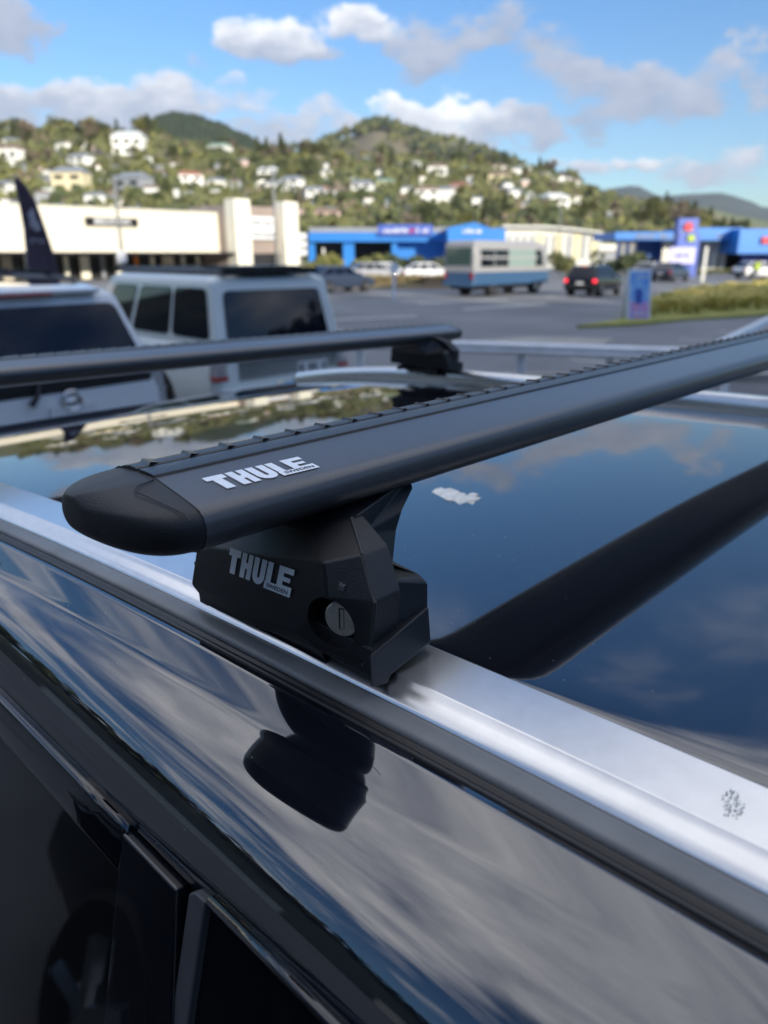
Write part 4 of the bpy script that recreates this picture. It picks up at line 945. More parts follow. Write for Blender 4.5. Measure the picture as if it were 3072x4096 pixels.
# ---- blue store on the right with pylon sign
bs = empty('blue_store', (P(1560, 590, 88).x, 88, 0), 0, 'wide blue store with flat canopy on the right side of the street', 'store'); bo_ = (P(1560, 590, 88).x, 88, 0)
ca = bb(bs, bo_, 'canopy', 'bluefascia', (1330, 501, 1500, 518, 84, 9))
a_, c_ = P(1370, 515, 83.9), P(1462, 505, 83.9); wordbar(ca, 'greyroof', lambda x, z_, l=0: (x-bo_[0], 83.97-bo_[1]-l, z_), a_.x, c_.x, a_.z, c_.z, 12, 12)
for u0 in (1343, 1362): bb(bs, bo_, 'canopy_post', 'pole', (u0, 518, u0+1.6, 600, 85, .12))
bb(bs, bo_, 'wall', 'bluedeep', (1378, 518, 1500, 600, 90, 8))
for u0, u1 in ((1434, 1445), (1520, 1530), (1540, 1550), (1556, 1561)): bb(bs, bo_, 'pillar', 'whitewall', (u0, 518, u1, 600, 88.6, .5))
fs = bb(bs, bo_, 'fascia', 'bluefascia', (1496, 492, 1602, 519, 86, 9))
a_, c_ = P(1542, 513, 85.9), P(1568, 504, 85.9); wordbar(fs, 'greyroof', lambda x, z_, l=0: (x-bo_[0], 85.97-bo_[1]-l, z_), a_.x, c_.x, a_.z, c_.z, 14, 4)
bb(bs, bo_, 'shop_window', 'shopdark', (1500, 519, 1600, 600, 90, .3))
bx_ = bb(bs, bo_, 'entrance_block', 'bluefascia', (1600, 494, 1740, 548, 84, 10))
bb(bs, bo_, 'shop_window', 'shopdark', (1602, 548, 1740, 600, 87, .3))
for u0 in (1604, 1618, 1632, 1650): bb(bs, bo_, 'door_post', 'bluesign', (u0, 548, u0+5, 600, 86.6, .2))
bb(bs, bo_, 'name_sign', 'signred', (1648, 512, 1700, 526, 83.7, .25))
pc = P(1485, 590, 74); py = empty('pylon_sign', (pc.x, 74, 0), 0, 'tall blue pylon sign with red round emblem and lit white screen', 'pylon sign'); po = (pc.x, 74, 0)
bb(py, po, 'pylon', 'bluesign', (1468, 471, 1507, 505, 74, 1.0), (1466, 505.3, 1500, 612, 74, .98))
c_ = P(1487, 490, 73.9); MB(po).tube([c_, c_+Vector((0, -.12, 0))], .40, 20).build('emblem', 'signred', py)
bb(py, po, 'hazard_panel', 'hiviz', (1488, 508, 1500, 521, 73.8, .15))
a_, c2_ = P(1473, 501, 73.9), P(1500, 497.5, 73.9); wordbar(py, 'signwhite', lambda x, z_, l=0: (x-po[0], 73.97-po[1]-l, z_), a_.x, c2_.x, a_.z, c2_.z, 21, 6)
scn = bb(py, po, 'screen', 'screen', (1450, 534, 1499, 570, 73.4, .3))
a_, c2_ = P(1458, 556, 73.3), P(1490, 547, 73.3); wordbar(scn, 'bluesign', lambda x, z_, l=0: (x-po[0], 73.37-po[1]-l, z_), a_.x, c2_.x, a_.z, c2_.z, 23, 6)
# ---- planting in front of the shops
def shrub(u, v, y, wd, ht, m, label, seed, group=None, name='shrub'):
    g_ = P(u, v, y); r = empty(name, (g_.x, y, 0), 0, label, 'shrub', group)
    rr = random.Random(seed); mb = MB()
    for k in range(6): leaf_mb(mb, (rr.uniform(-.4, .4)*wd, rr.uniform(-.3, .3)*wd, ht*rr.uniform(.35, .8)), ht*.4, 60, .10*ht+.05, rr)
    mb.build('foliage', m, r); MB().tube([(0, 0, 0), (.05, 0, ht*.5)], [.06, .03], 6).build('stem', 'bark', r)
i_ = 0
for u, wd, m_, lb in ((700, 2.6, 'leafD', 'yellow green shrub at the left corner of the blue shop'), (728, 2.6, 'leafD', 'yellow green shrub left of the second blue column'), (790, 2.8, 'leafD', 'yellow green shrub right of the second blue column'), (826, 2.4, 'leafA', 'dark green shrub before the open front of the blue shop'), (868, 3.0, 'leafA', 'dark green shrub under the blue side wall'), (905, 3.0, 'leafA', 'dark green shrub behind the parked pale cars'), (940, 2.6, 'leafA', 'dark green shrub just left of the bus'), (1325, 4.6, 'leafA', 'dark hedge shrub right of the black hatchback'), (1365, 4.2, 'leafA', 'dark hedge shrub under the left canopy posts'), (1213, 2.0, 'leafB', 'olive shrub between the bus and the black hatchback')):
    shrub(u, 590, 66 if u < 1000 else 76, wd, 1.9 if u < 1000 else 2.2, m_, lb, 60+i_); i_ += 1
hb = empty('low_hedge', (P(1562, 590, 78).x, 78, 0), 0, 'low clipped green hedge in front of the right blue store', 'hedge'); rr = random.Random(77); mb = MB()
for k in range(40): leaf_mb(mb, (-3.2+k*.165, rr.uniform(-.3, .3), .42), .34, 22, .12, rr)
mb.build('foliage', 'leafB', hb)
# brown planted bank between the road and the parked cars
bk = [(P(712, 600, 52).x, 50, 0), (P(975, 600, 52).x, 50, 0), (P(975, 600, 54).x, 54, 0), (P(712, 600, 54).x, 54, 0)]
M['bank'] = mat('brown_bark_bank', (.15, .095, .06), .95, col2=(.20, .17, .07), vscale=.6)
mb = MB().loft([[(bk[0][0]-1, 48.6, -.02), (bk[1][0]+1, 48.6, -.02)], [(bk[0][0], 50, .45), (bk[1][0], 50, .45)], [(bk[3][0], 54, .5), (bk[2][0], 54, .5)], [(bk[3][0]-1, 55, -.02), (bk[2][0]+1, 55, -.02)]], closed=False, cap=False)
st(mb.build('planted_bank', 'bank'))
mb = MB(); rr = random.Random(88)
for k in range(420): leaf_mb(mb, (rr.uniform(bk[0][0], bk[1][0]), rr.uniform(49.5, 54), .5), .28, 5, .13, rr)
st(mb.build('bank_plants', 'bank'), 'stuff')
# ================================================================== vehicles: local +x forward, rear bumper at x = 0
def patch(c, u, v, out=0.):
    """bilinear point on a quad c = (bottom-left, bottom-right, top-right, top-left) seen from outside"""
    a = c[0].lerp(c[1], u); b_ = c[3].lerp(c[2], u); p = a.lerp(b_, v); n = (c[1]-c[0]).cross(c[3]-c[0]).normalized(); return p+n*out
def pane(c, u0, u1, v0, v1, name, m, parent, out=.012, cut=.12, th=.03):
    pts = []
    du, dv = (u1-u0), (v1-v0)
    w_ = (c[1]-c[0]).length*du; h_ = (c[3]-c[0]).length*dv; k = min(w_, h_)*cut; ku, kv = k/w_*du, k/h_*dv
    for (cu, cv, a0) in ((u1-ku, v0+kv, -pi/2), (u1-ku, v1-kv, 0), (u0+ku, v1-kv, pi/2), (u0+ku, v0+kv, pi)):
        for q in range(4): a = a0+q*pi/6; pts.append((cu+ku*cos(a), cv+kv*sin(a)))
    return MB().loft([[patch(c, u, v, out-th) for u, v in pts], [patch(c, u, v, out) for u, v in pts]]).build(name, m, parent)
def vehicle(name, label, cat, L_, W_, HT, paintm, belt, xr0, xf0, xr1, xf1, wr, nose=.95, rearlean=.06, group=None, side=((.04, .30), (.34, .62), (.66, .93)), wheel=.34, lit=False, rear_glass=(.07, .93, .12, .90), lights='red', rw=None):
    r = empty(name, (0, 0, 0), 0, label, cat, group); hw = W_/2
    secs = [(0, .55, belt-.18, .90), (.04, .38, belt-.06, .96), (.14, .30, belt, 1.0), (xr0, .28, belt+.01, 1.0), (L_*.5, .26, belt, 1.0), (xf0, .26, belt-.02, 1.0), (L_*.86, .28, nose, .97), (L_-.12, .32, nose-.12, .90), (L_, .45, nose-.3, .80)]
    rings = []
    for x, z0, z1, k in secs:
        w_ = hw*k; m_ = (z0+z1)/2
        rings.append([(x, -w_*.90, z0), (x, -w_, z0+.12), (x, -w_, m_), (x, -w_*.985, z1-.12), (x, -w_*.93, z1-.02), (x, -w_*.80, z1), (x, w_*.80, z1), (x, w_*.93, z1-.02), (x, w_*.985, z1-.12), (x, w_, m_), (x, w_, z0+.12), (x, w_*.90, z0)])
    body = MB().loft(rings).build('body', paintm, r, True, bevel=.02, angle=40)
    wb = hw*.93; wt = hw*wr; zb = belt-.04
    B = [Vector((xr0*0+.05, -wb, zb)), Vector((.05, wb, zb)), Vector((xf0, wb, zb)), Vector((xf0, -wb, zb))]
    Tt = [Vector((xr1, -wt, HT-.05)), Vector((xr1, wt, HT-.05)), Vector((xf1, wt, HT-.05)), Vector((xf1, -wt, HT-.05))]
    crown = [Vector((p.x+(.10 if i in (0, 1) else -.15), p.y*.86, HT)) for i, p in enumerate(Tt)]
    MB().loft([B, Tt, crown]).build('cabin', paintm, r, True, bevel=.05, seg=3, angle=20)
    rear = (B[1], B[0], Tt[0], Tt[1]); left = (B[2], B[1], Tt[1], Tt[2]); right = (B[0], B[3], Tt[3], Tt[0]); fr_ = (B[3], B[2], Tt[2], Tt[3])
    pane(rear, rear_glass[0], rear_glass[1], rear_glass[2], rear_glass[3], 'rear_window', 'carglass', r)
    for a, b_ in side:
        pane(right, a, b_, .14, .88, 'side_window', 'carglass', r); pane(left, 1-b_, 1-a, .14, .88, 'side_window', 'carglass', r)
    pane(fr_, .06, .94, .08, .92, 'windscreen', 'carglass', r)
    for sx_ in (rw or .17*L_+.05, .80*L_):
        for sy in (-1, 1):
            c = Vector((sx_, sy*(hw-.10), wheel)); wv = MB().tube([c-Vector((0, sy*.14, 0)), c+Vector((0, sy*.06, 0)), c+Vector((0, sy*.11, 0))], [wheel, wheel, wheel*.9], 24).build('wheel', 'tyre', r, False)
            rm = MB().tube([c+Vector((0, sy*.108, 0)), c+Vector((0, sy*.122, 0))], wheel*.28, 12)
            for k in range(5): a = 2*pi*k/5; rm.tube([c+Vector((0, sy*.118, 0)), c+Vector((cos(a)*wheel*.62, sy*.118, sin(a)*wheel*.62))], .035, 5)
            rm.build('rim', 'rim', wv)
    MB().box((.02, 0, .48), (.16, W_*.94, .22)).build('bumper', 'blacktrim' if lights != 'body' else paintm, r, bevel=.04)
    for sy in (-1, 1):
        MB().box((.06, sy*hw*.86, belt-.22), (.16, hw*.20, .16 if lit else .26)).build('tail_light', 'brakelit' if lit else 'redlens', r, bevel=.03)
        MB().box((L_-.10, sy*hw*.66, nose-.24), (.14, hw*.3, .14)).build('headlight', 'clearlens', r, bevel=.03)
        MB().box((xf0-.25, sy*(hw+.10), belt+.06), (.10, .18, .14)).build('mirror', paintm, r, bevel=.03)
    pl = MB().box((-.015, 0, belt-.34), (.02, .40, .13)).build('number_plate', 'plate', r)
    return r
def place(r, p, ang): r.location = (p.x, p.y, 0); r.rotation_euler = (0, 0, ang); return r
def place_px(r, u, v, ang): return place(r, G(u, v), ang)
# ---- white four-wheel drive with roof rack (rear-left corner about (-1.8, 8.3))
def corner_place(r, corner, W_, face, dist_back=0.):
    """face: angle of the vehicle's forward axis; corner: world xy of its rear-left (camera-side) corner"""
    f = Vector((cos(face), sin(face), 0)); l = Vector((-f.y, f.x, 0)); c = Vector((*corner, 0))-l*(W_/2); r.location = c; r.rotation_euler = (0, 0, face)
FA = atan2(.72, -.69)
wd4 = vehicle('parked_suv', 'white boxy four-wheel drive with black roof rack, behind the farther roof bar', 'suv', 4.7, 1.98, 1.85, 'white_paint2', 1.09, .10, 3.4, .22, 2.75, .84, nose=1.08, side=((.035, .30), (.325, .62), (.66, .90)), rw=1.30, rear_glass=(.085, .90, .08, .84), wheel=.38, lights='clear')
corner_place(wd4, (-1.90, 8.35), 1.98, FA)
for o in list(children(wd4)):
    if o.name.startswith(('tail_light', 'number_plate', 'bumper')): bpy.data.objects.remove(o)
MB().box((.05, -.07, .85), (.10, 1.60, .44)).build('tailgate_panel', 'plastic2', wd4, bevel=.05)
MB().box((0.0, 0, .50), (.30, 1.84, .20)).build('bumper', 'white_paint2', wd4, bevel=.05)
pl = MB().box((-.012, -.40, .76), (.02, .46, .145)).build('number_plate', 'plate', wd4, bevel=.005)
for k in range(6): MB().box((-.025, -.22-k*.07, .76), (.012, .030 if k % 2 else .040, .085)).build('plate_mark', 'dark', pl) if k in (0, 2, 3, 5) else None
mb = MB(); put_text(mb, 'DISCOVERY', lambda a, b_, l: (-.003-l, -a, b_), .20, .76, .905, .955, 0, .02); mb.build('lettering', 'rim', wd4)
for sy in (-1, 1):
    tl = MB().box((.10, sy*.90, .90), (.22, .16, .40)).build('tail_light', 'clearlens', wd4, bevel=.03)
    MB().box((.095, sy*.902, .735), (.22, .17, .06)).build('red_lens', 'redlens', tl, bevel=.01)
    MB().tube([(-.02, sy*.905, .99), (-.012+.0, sy*.905, .99)], .06, 14).build('lamp', 'chrome', tl); MB().tube([(-.02, sy*.905, .86), (-.012, sy*.905, .86)], .055, 14).build('lamp', 'chrome', tl)
# rack: side rails, cross slats
rk = MB()
for sy in (-1, 1): rk.tube([(.25, sy*.62, 1.93), (2.9, sy*.62, 1.93)], .03, 8)
for k in range(15): rk.box((.35+k*.18, 0, 1.945), (.07, 1.24, .035))
rk.box((.22, 0, 1.94), (.06, 1.34, .07)); rk.box((2.93, 0, 1.94), (.06, 1.34, .07))
for sx_ in (.5, 1.5, 2.5):
    for sy in (-1, 1): rk.box((sx_, sy*.62, 1.87), (.06, .05, .10))
rk.v = [(x, y, z-.05) for x, y, z in rk.v]
rk.build('roof_rack', 'blacktrim', wd4)
MB().box((.6, 0, 1.93), (.8, .9, .03)).build('rack_board', 'blacktrim', wd4)
# ---- white rounded SUV in front of it
FB = atan2(.62, -.785)
su = vehicle('parked_suv', 'white rounded suv with wide dark rear window and round badge, at the left edge', 'suv', 4.75, 1.90, 1.80, 'white_paint', 1.16, .10, 3.5, .42, 2.9, .84, nose=1.02, side=((.03, .24), (.28, .58), (.62, .90)), rear_glass=(.05, .95, .06, .86), wheel=.37, lights='body')
f = Vector((cos(FB), sin(FB), 0)); su.location = Vector((-2.62, 6.15, 0)); su.rotation_euler = (0, 0, FB)
for o in list(children(su)):
    if o.name.startswith('tail_light'): bpy.data.objects.remove(o)
MB().box((.04, 0, 1.09), (.10, 1.62, .20)).build('rear_trim', 'plastic2', su, bevel=.03)
for sy in (-1, 1):
    tl = MB().loft([[Vector((.02+.0, sy*q, z_)) for q, z_ in ((.78, 1.06), (.94, 1.10), (.97, .70), (.84, .68))], [Vector((.26, sy*q, z_)) for q, z_ in ((.80, 1.06), (.955, 1.10), (.975, .70), (.86, .68))]]).build('tail_light', 'clearlens', su, bevel=.015)
    MB().loft([[Vector((.12, sy*.82, 1.13)), Vector((.02, sy*.90, 1.12)), Vector((.16, sy*.93, 1.12))], [Vector((.46, sy*.66, 1.70)), Vector((.40, sy*.74, 1.68)), Vector((.52, sy*.75, 1.68))]]).build('pillar_trim', 'galv', su, bevel=.01)
bd = MB(); c = Vector((-.012, 0, .92))
bd.loft([[c+Vector((q, .095*k2*cos(a), .095*k2*sin(a))) for a in [2*pi*j/28 for j in range(28)]] for q, k2 in ((0, 1), (-.02, .97), (-.02, .78), (0, .74))], cap=False); bd.box((-.015, 0, .92), (.02, .20, .035)); bd.build('badge', 'chrome', su, True)
MB().tube([(-.02, .26, 1.10), (-.05, .30, 1.0), (-.04, .36, .93)], [.018, .02, .03], 8).build('wiper', 'blacktrim', su)
MB().loft([[Vector((.34, y_, z_)) for y_, z_ in ((-.60, 1.755), (.60, 1.755), (.60, 1.795), (-.60, 1.795))], [Vector((.62, y_, z_)) for y_, z_ in ((-.62, 1.77), (.62, 1.77), (.62, 1.825), (-.62, 1.825))]]).build('spoiler', 'white_paint', su, bevel=.012)
MB().box((.345, .10, 1.760), (.03, .50, .022)).build('brake_lamp', 'redlens', su, bevel=.004)
for sy in (-1, 1): MB().tube([(.7, sy*.60, 1.80), (.8, sy*.60, 1.87), (2.6, sy*.60, 1.88), (2.75, sy*.60, 1.80)], .02, 8).build('roof_rail', 'blacktrim', su)
MB().box((1.25, 0, 1.925), (.07, 1.3, .03)).build('roof_bar', 'blacktrim', su); MB().box((2.1, 0, 1.925), (.07, 1.3, .03)).build('roof_bar', 'blacktrim', su)
# ---- feather flag
fg = empty('feather_flag', (P(84, 560, 13.5).x, 13.5, 0), 0, 'tall dark purple feather flag with pale emblem, left of the white cars', 'flag'); fo = (P(84, 560, 13.5).x, 13.5, 0)
out = [(36, 378), (46, 384), (60, 402), (74, 430), (86, 466), (97, 508), (108, 550), (118, 592), (124, 640), (66, 640), (62, 592), (57, 545), (51, 495), (44, 440), (38, 400)]
rings = []
for i in range(len(out)): pass
def flagp(u, v, k): p = P(u, v, 13.5); return Vector((p.x, 13.5+.06*sin(p.z*3+p.x*5)+k, p.z))
# cloth in strips between left and right edges
Ls = [(36, 378), (38, 400), (44, 440), (51, 495), (57, 545), (62, 592), (66, 640)]; Rs = [(38, 380), (60, 402), (82, 440), (100, 495), (114, 545), (124, 592), (130, 640)]
rows = []
for (a, b_) in zip(Ls, Rs):
    rows.append([flagp(a[0]+(b_[0]-a[0])*k/8, a[1]+(b_[1]-a[1])*k/8, .012) for k in range(9)]+[flagp(a[0]+(b_[0]-a[0])*k/8, a[1]+(b_[1]-a[1])*k/8, -.012) for k in range(8, -1, -1)])
cl_ = MB(fo).loft(rows).build('cloth', 'flag', fg, True)
MB(fo).tube([flagp(*Ls[0], 0), flagp(36, 400, 0), flagp(43, 440, 0), flagp(50, 495, 0), flagp(56, 545, 0), flagp(61, 592, 0), flagp(65, 640, 0), Vector((P(70, 640, 13.5).x, 13.5, 0))], .018, 8).build('pole', 'pole', fg, True)
pm = MB(fo); c = P(71, 474, 13.4)
pm.add([(c.x+dx_*.11, 13.40, c.z+dz_*.19) for dx_, dz_ in ((0, 1), (.5, .6), (.45, .1), (.9, -.3), (1, -.9), (.1, -1), (-.2, -.5), (-.6, -.9), (-.5, 0), (-.7, .5), (-.3, .7))], [tuple(range(11))])
put_text(pm, 'STYLE', lambda a, b_, l: (a, 13.40-l, b_), P(64, 520, 13.4).x, P(97, 520, 13.4).x, P(60, 526, 13.4).z, P(60, 515, 13.4).z, 0, .02)
pm.build('print', 'flagprint', cl_)
# ---- poles
def pole(u, vt, vb, y, r, label, extra=None):
    t_ = P(u, vt, y); e = empty('street_pole', (t_.x, y, 0), 0, label, 'pole'); MB().tube([(0, 0, 0), (0, 0, t_.z)], [r*1.3, r], 10).build('shaft', 'pole', e, True)
    if extra: extra(e, t_)
    return e
def sgn(e, t_):
    a, b_ = P(235, 541, 40), P(258, 568, 40); MB().box((0, -.12, (a.z+b_.z)/2), (b_.x-a.x, .05, a.z-b_.z)).build('sign_plate', 'signwhite', e, bevel=.01)
pole(245, 378, 600, 40, .07, 'slim grey pole with white sign plate before the cream store', sgn)
pole(589, 372, 600, 55, .085, 'tall slim grey pole in front of the cream tower')
pole(1214, 425, 600, 90, .06, 'slim grey pole in front of the white warehouse')
wp_ = G(851, 650); e = empty('sign_post', (wp_.x, wp_.y, 0), 0, 'short white sign post at the near road edge', 'post'); MB().box((0, 0, .72), (.14, .05, 1.44)).build('post', 'signwhite', e, bevel=.01); MB().tube([(0, -.04, 1.46), (0, 0, 1.46)], .24, 16).build('disc', 'signwhite', e)
for u, y in ((1519, 60), (700, 76)):
    e = empty('bollard_post', (P(u, 590, y).x, y, 0), 0, 'white post beside the right blue store' if u > 1000 else 'white post at the left corner of the blue shop', 'post'); MB().box((0, 0, 1.3), (.22, .12, 2.6)).build('post', 'whitewall', e, bevel=.02)
for k, (v0, v1) in enumerate(((512, 522), (526, 534), (540, 548))): pass
fsn = empty('directory_sign', (P(652, 560, 72).x, 72, 0), 0, 'small white slatted directory sign between tower and blue shop', 'sign')
MB().box((0, 0, 1.6), (.1, .1, 3.2)).build('post', 'pole', fsn)
for z_ in (4.0, 3.3, 2.6): MB().box((0, -.1, z_-.4), (1.0, .08, .5)).build('slat_board', 'signwhite', fsn)
# ---- pavement sign
ab = G(1347, 693); abd = empty('sandwich_board', (ab.x+.36, ab.y, 0), .12, 'white framed sandwich board with blue beach poster, standing on the verge', 'sandwich board')
hh = 1.62; wv = .80
def lean(s_, pts): return [Vector((x, s_*(.28*(1-z_/hh)), z_)) for x, z_ in pts]
for s_, nm in ((-1, 'front_panel'), (1, 'back_panel')):
    fr1 = lean(s_, [(-wv/2, 0), (wv/2, 0), (wv/2, hh), (-wv/2, hh)]); pnl = MB().prism(fr1, (0, .03, 0)).build(nm, 'signwhite', abd, bevel=.008)
    if s_ < 0:
        def lp_(x0, z0, x1, z1, d_): return [Vector((x, -.28*(1-z_/hh)-d_, z_)) for x, z_ in ((x0, z0), (x1, z0), (x1, z1), (x0, z1))]
        MB().prism(lp_(-.33, .10, .33, 1.53, .006), (0, .005, 0)).build('poster', 'blueprint', pnl)
        MB().prism(lp_(-.33, .10, .33, .62, .010), (0, .005, 0)).build('poster_foot', 'pinkprint', pnl)
        MB().prism(lp_(-.14, .55, .10, 1.0, .013), (0, .004, 0)).build('poster_figure', 'bluesign', pnl)
        wordbar(pnl, 'signwhite', lambda x, z_, l=0: (x, -.28*(1-z_/hh)-.014-l*.05, z_), -.28, .28, 1.34, 1.45, 31, 7)
        wordbar(pnl, 'signwhite', lambda x, z_, l=0: (x, -.28*(1-z_/hh)-.016-l*.05, z_), -.28, .25, .20, .30, 32, 6)
# ---- barrier rails round the car park
def barrier(p0, p1, label, nposts, t0=.0):
    p0, p1 = Vector(p0), Vector(p1); d = (p1-p0); ln = d.length; e = empty('barrier_rail', p0, atan2(d.y, d.x), label, 'barrier', 'galvanised barrier rails at the car park edge')
    sec = [(-.03, .86), (-.055, .90), (-.02, .935), (-.055, .97), (-.03, 1.01), (.0, 1.015), (.03, 1.0), (.03, .87)]
    MB().loft([[(x, y_, z_) for y_, z_ in sec] for x in (0, ln)]).build('rail', 'galv', e, True, bevel=.004)
    for k in range(nposts): x = t0+(ln-t0-.1)*k/(nposts-1); MB().box((x, .09, .47), (.10, .10, .94)).build('post', 'galv', e, bevel=.01)
    return e
barrier((-.55, 10.25, 0), (3.95, 8.95, 0), 'galvanised barrier rail on posts right of the far roof bar foot', 5, .2)
barrier((4.0, 9.3, 0), (9.2, 17.2, 0), 'galvanised barrier rail slanting away at the right edge', 5)
# ---- bus
bus = empty('small_bus', (0, 0, 0), 0, 'pale grey small bus with blue lower side and tinted windows', 'bus')
BL_, BW, BH = 7.0, 2.05, 2.72
rings = []
for x, k, zt in ((0, .93, BH-.22), (.10, .99, BH-.06), (.3, 1, BH), (5.6, 1, BH), (6.35, .99, BH-.10), (6.75, .96, BH-.75), (6.95, .93, 1.25), (7.0, .90, 1.1)):
    w_ = BW/2*k; rings.append([(x, -w_, 1.18), (x, -w_, min(zt-.3, 1.9)), (x, -w_*.94, zt-.12), (x, -w_*.80, zt), (x, w_*.80, zt), (x, w_*.94, zt-.12), (x, w_, min(zt-.3, 1.9)), (x, w_, 1.18)])
MB().loft(rings).build('body', 'busgrey', bus, True, bevel=.03, angle=35)
rings = []
for x, k in ((0, .94), (.1, 1), (6.7, 1), (7.0, .92)):
    w_ = BW/2*k*1.004; rings.append([(x, -w_, .55), (x, -w_, 1.176), (x, w_, 1.176), (x, w_, .55)])
MB().loft(rings).build('lower_body', 'busblue', bus, True, bevel=.03, angle=35)
MB().box((-.012, 0, 1.95), (.05, 1.62, .85)).build('rear_window', 'busglass', bus, bevel=.02)
for sy in (-1, 1):
    for k, (a, b_) in enumerate(((.5, 1.65), (1.72, 2.9), (2.97, 4.15), (4.22, 5.35), (5.45, 6.3))):
        MB().loft([[Vector((a, sy*1.012, 1.45)), Vector((b_, sy*1.012, 1.45)), Vector((b_-(.25 if k == 4 else 0), sy*.985, 2.28)), Vector((a, sy*.985, 2.28))], [Vector((a, sy*1.040, 1.45)), Vector((b_, sy*1.040, 1.45)), Vector((b_-(.25 if k == 4 else 0), sy*1.008, 2.28)), Vector((a, sy*1.008, 2.28))]]).build('side_window', 'busglass2' if k in (2, 3) else 'carglass', bus)
    MB().box((-.01, sy*.86, 1.02), (.06, .16, .30)).build('tail_light', 'redlens', bus, bevel=.01)
    for x in (1.7, 5.7):
        c = Vector((x, sy*.88, .38)); wv_ = MB().tube([c-Vector((0, sy*.2, 0)), c+Vector((0, sy*.12, 0))], .39, 20).build('wheel', 'tyre', bus); MB().tube([c+Vector((0, sy*.115, 0)), c+Vector((0, sy*.14, 0))], .2, 14).build('rim', 'rim', wv_)
MB().box((-.03, 0, .58), (.12, 1.95, .18)).build('bumper', 'busblue', bus, bevel=.03)
MB().box((3.5, 0, .45), (6.2, 1.6, .25)).build('chassis', 'blacktrim', bus)
pb = G(1000, 641); bus.location = (pb.x-.25, pb.y+.2, 0); bus.rotation_euler = (0, 0, atan2(.72, .69))
# ---- street cars
hb_ = vehicle('hatchback', 'black hatchback with lit red brake lamps driving behind the bus', 'car', 4.1, 1.78, 1.52, 'black_paint' if False else 'piano', 1.0, .1, 3.1, .40, 2.3, .74, nose=.9, lit=True)
pb = G(1250, 641); hb_.location = (pb.x, pb.y, 0); hb_.rotation_euler = (0, 0, atan2(.80, .60))
MB().box((.46, 0, 1.47), (.06, .36, .05)).build('brake_lamp', 'brakelit', hb_)
small = vehicle('parked_car', 'silver car parked at the left end of the row before the shrubs', 'car', 4.3, 1.76, 1.45, 'galv', .95, .4, 3.2, .9, 2.4, .74, nose=.85, group='cars parked in front of the blue shop')
small.location = (P(752, 590, 60).x, 60, 0); small.rotation_euler = (0, 0, .15)
def dup(src, loc, rz, label, paintm=None):
    c = copy_tree(src); c.location = loc; c.rotation_euler = (0, 0, rz); c['label'] = label
    if paintm:
        for ch in children(c):
            if ch.name.startswith(('body', 'cabin', 'mirror')): ch.data = ch.data.copy(); ch.data.materials[0] = M[paintm]
    return c
bpy.context.view_layer.update()
M['bluecar'] = paint('blue_car_paint', (.035, .05, .085)); M['silvercar'] = paint('silver_car_paint', (.36, .37, .39))
for ch in children(small):
    if ch.name.startswith(('body', 'cabin', 'mirror')): ch.data.materials[0] = M['silvercar']
dup(small, (P(842, 590, 61).x-2.2, 61, 0), .1, 'white car parked behind the short white sign post', 'white_paint')
dup(small, (P(925, 590, 60).x-2.0, 60, 0), .12, 'white car parked just left of the bus', 'white_paint')
dup(small, (P(1395, 590, 62).x-.3, 62.0, 0), 1.0, 'silver car on the road beyond the sandwich board', 'silvercar')
dup(small, (P(1455, 590, 58).x-.3, 60.0, 0), .85, 'dark blue car on the road below the pylon screen', 'bluecar')
dup(small, (P(655, 590, 40).x, 43, 0), .75, 'dark blue car just right of the white four-wheel drive roof', 'bluecar')
dup(small, (P(1668, 590, 66).x-2, 68, 0), .3, 'white car parked at the right edge before the blue store', 'white_paint')
# the black car parked alongside on the left: only its reflection shows, in the near door windows
nb_ = copy_tree(hb_); nb_.location = wpos(-1.95, -1.5); nb_.rotation_euler = (0, 0, ANG+pi/2); nb_['label'] = 'black car parked close beside, its wheel faintly reflected in the near door window'
for ch in children(nb_):
    if ch.data and ch.name.startswith(('tail_light', 'brake_lamp')): ch.data = ch.data.copy(); ch.data.materials[0] = M['redlens']
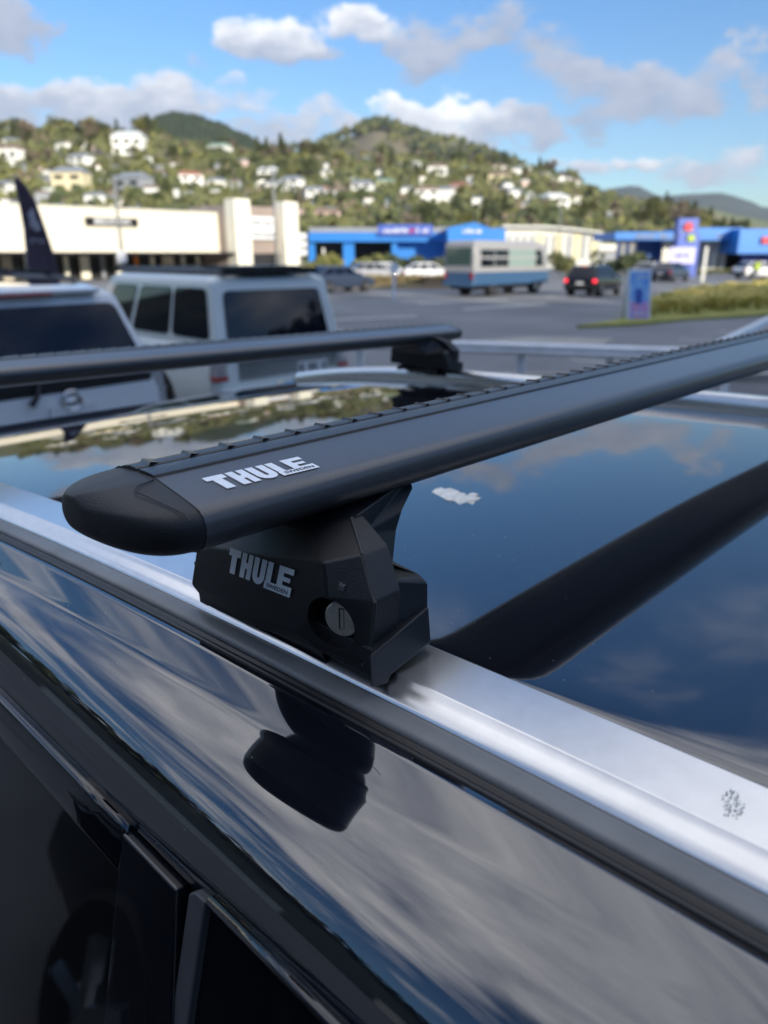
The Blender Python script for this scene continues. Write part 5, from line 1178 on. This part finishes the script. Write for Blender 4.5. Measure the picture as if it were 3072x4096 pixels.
# roadworker in hi-viz at the right edge, walking
def worker(loc):
    e = empty('person', loc, 0, 'person in a yellow green safety vest standing by the right blue store', 'person')
    def skin_chain(name, vs, es_, rad, m, parent):
        me = bpy.data.meshes.new(name); me.from_pydata(vs, es_, []); o = obj(name, me, None, parent); o.data.materials.append(M[m])
        md = o.modifiers.new('skin', 'SKIN')
        for i, sv_ in enumerate(me.skin_vertices[0].data): sv_.radius = (rad[i], rad[i]); sv_.use_root = (i == 0)
        s2 = o.modifiers.new('sub', 'SUBSURF'); s2.levels = 1; s2.render_levels = 1; return o
    vs = [(0, 0, .92), (0, 0, 1.15), (0, 0, 1.42), (0, -.01, 1.52), (0, -.02, 1.66), (.10, 0, .86), (.12, -.03, .48), (.13, .03, .07), (.13, -.12, .04), (-.10, 0, .86), (-.12, .05, .48), (-.13, .10, .07), (-.13, -.05, .04), (.20, 0, 1.40), (.26, -.02, 1.12), (.25, -.14, .90), (.25, -.18, .82), (-.20, 0, 1.40), (-.27, .02, 1.12), (-.27, -.06, .88), (-.27, -.09, .80)]
    es_ = [(0, 1), (1, 2), (2, 3), (3, 4), (0, 5), (5, 6), (6, 7), (7, 8), (0, 9), (9, 10), (10, 11), (11, 12), (2, 13), (13, 14), (14, 15), (15, 16), (2, 17), (17, 18), (18, 19), (19, 20)]
    rad = [.14, .135, .14, .055, .105, .09, .062, .045, .04, .09, .062, .045, .04, .06, .045, .033, .035, .06, .045, .033, .035]
    M['skin'] = mat('dark_work_clothes', (.04, .045, .07), .8) if 'skin' not in M else M['skin']
    b_ = skin_chain('body', vs, es_, rad, 'skin', e)
    MB().loft([[(.19*cos(a)*k, .135*sin(a)*k, z_) for a in [2*pi*j/16 for j in range(16)]] for z_, k in ((.88, 1.0), (1.1, 1.02), (1.3, 1.1), (1.44, .9))], cap=False).build('safety_vest', 'hiviz', e, True)
    return e
worker((P(1633, 590, 62).x, 62, 0))
# ---- thin air between here and the far hills
hz = MB().box((300, 2150, 300), (6400, 4900, 604)).build('haze'); st(hz, 'stuff')
m = bpy.data.materials.new('haze'); m.use_nodes = True; t = m.node_tree; t.nodes.clear()
pv = t.nodes.new('ShaderNodeVolumePrincipled'); pv.inputs['Color'].default_value = (.72, .82, .95, 1); pv.inputs['Density'].default_value = .00007; pv.inputs['Anisotropy'].default_value = .2
out_ = t.nodes.new('ShaderNodeOutputMaterial'); t.links.new(pv.outputs[0], out_.inputs['Volume']); hz.data.materials.append(m)
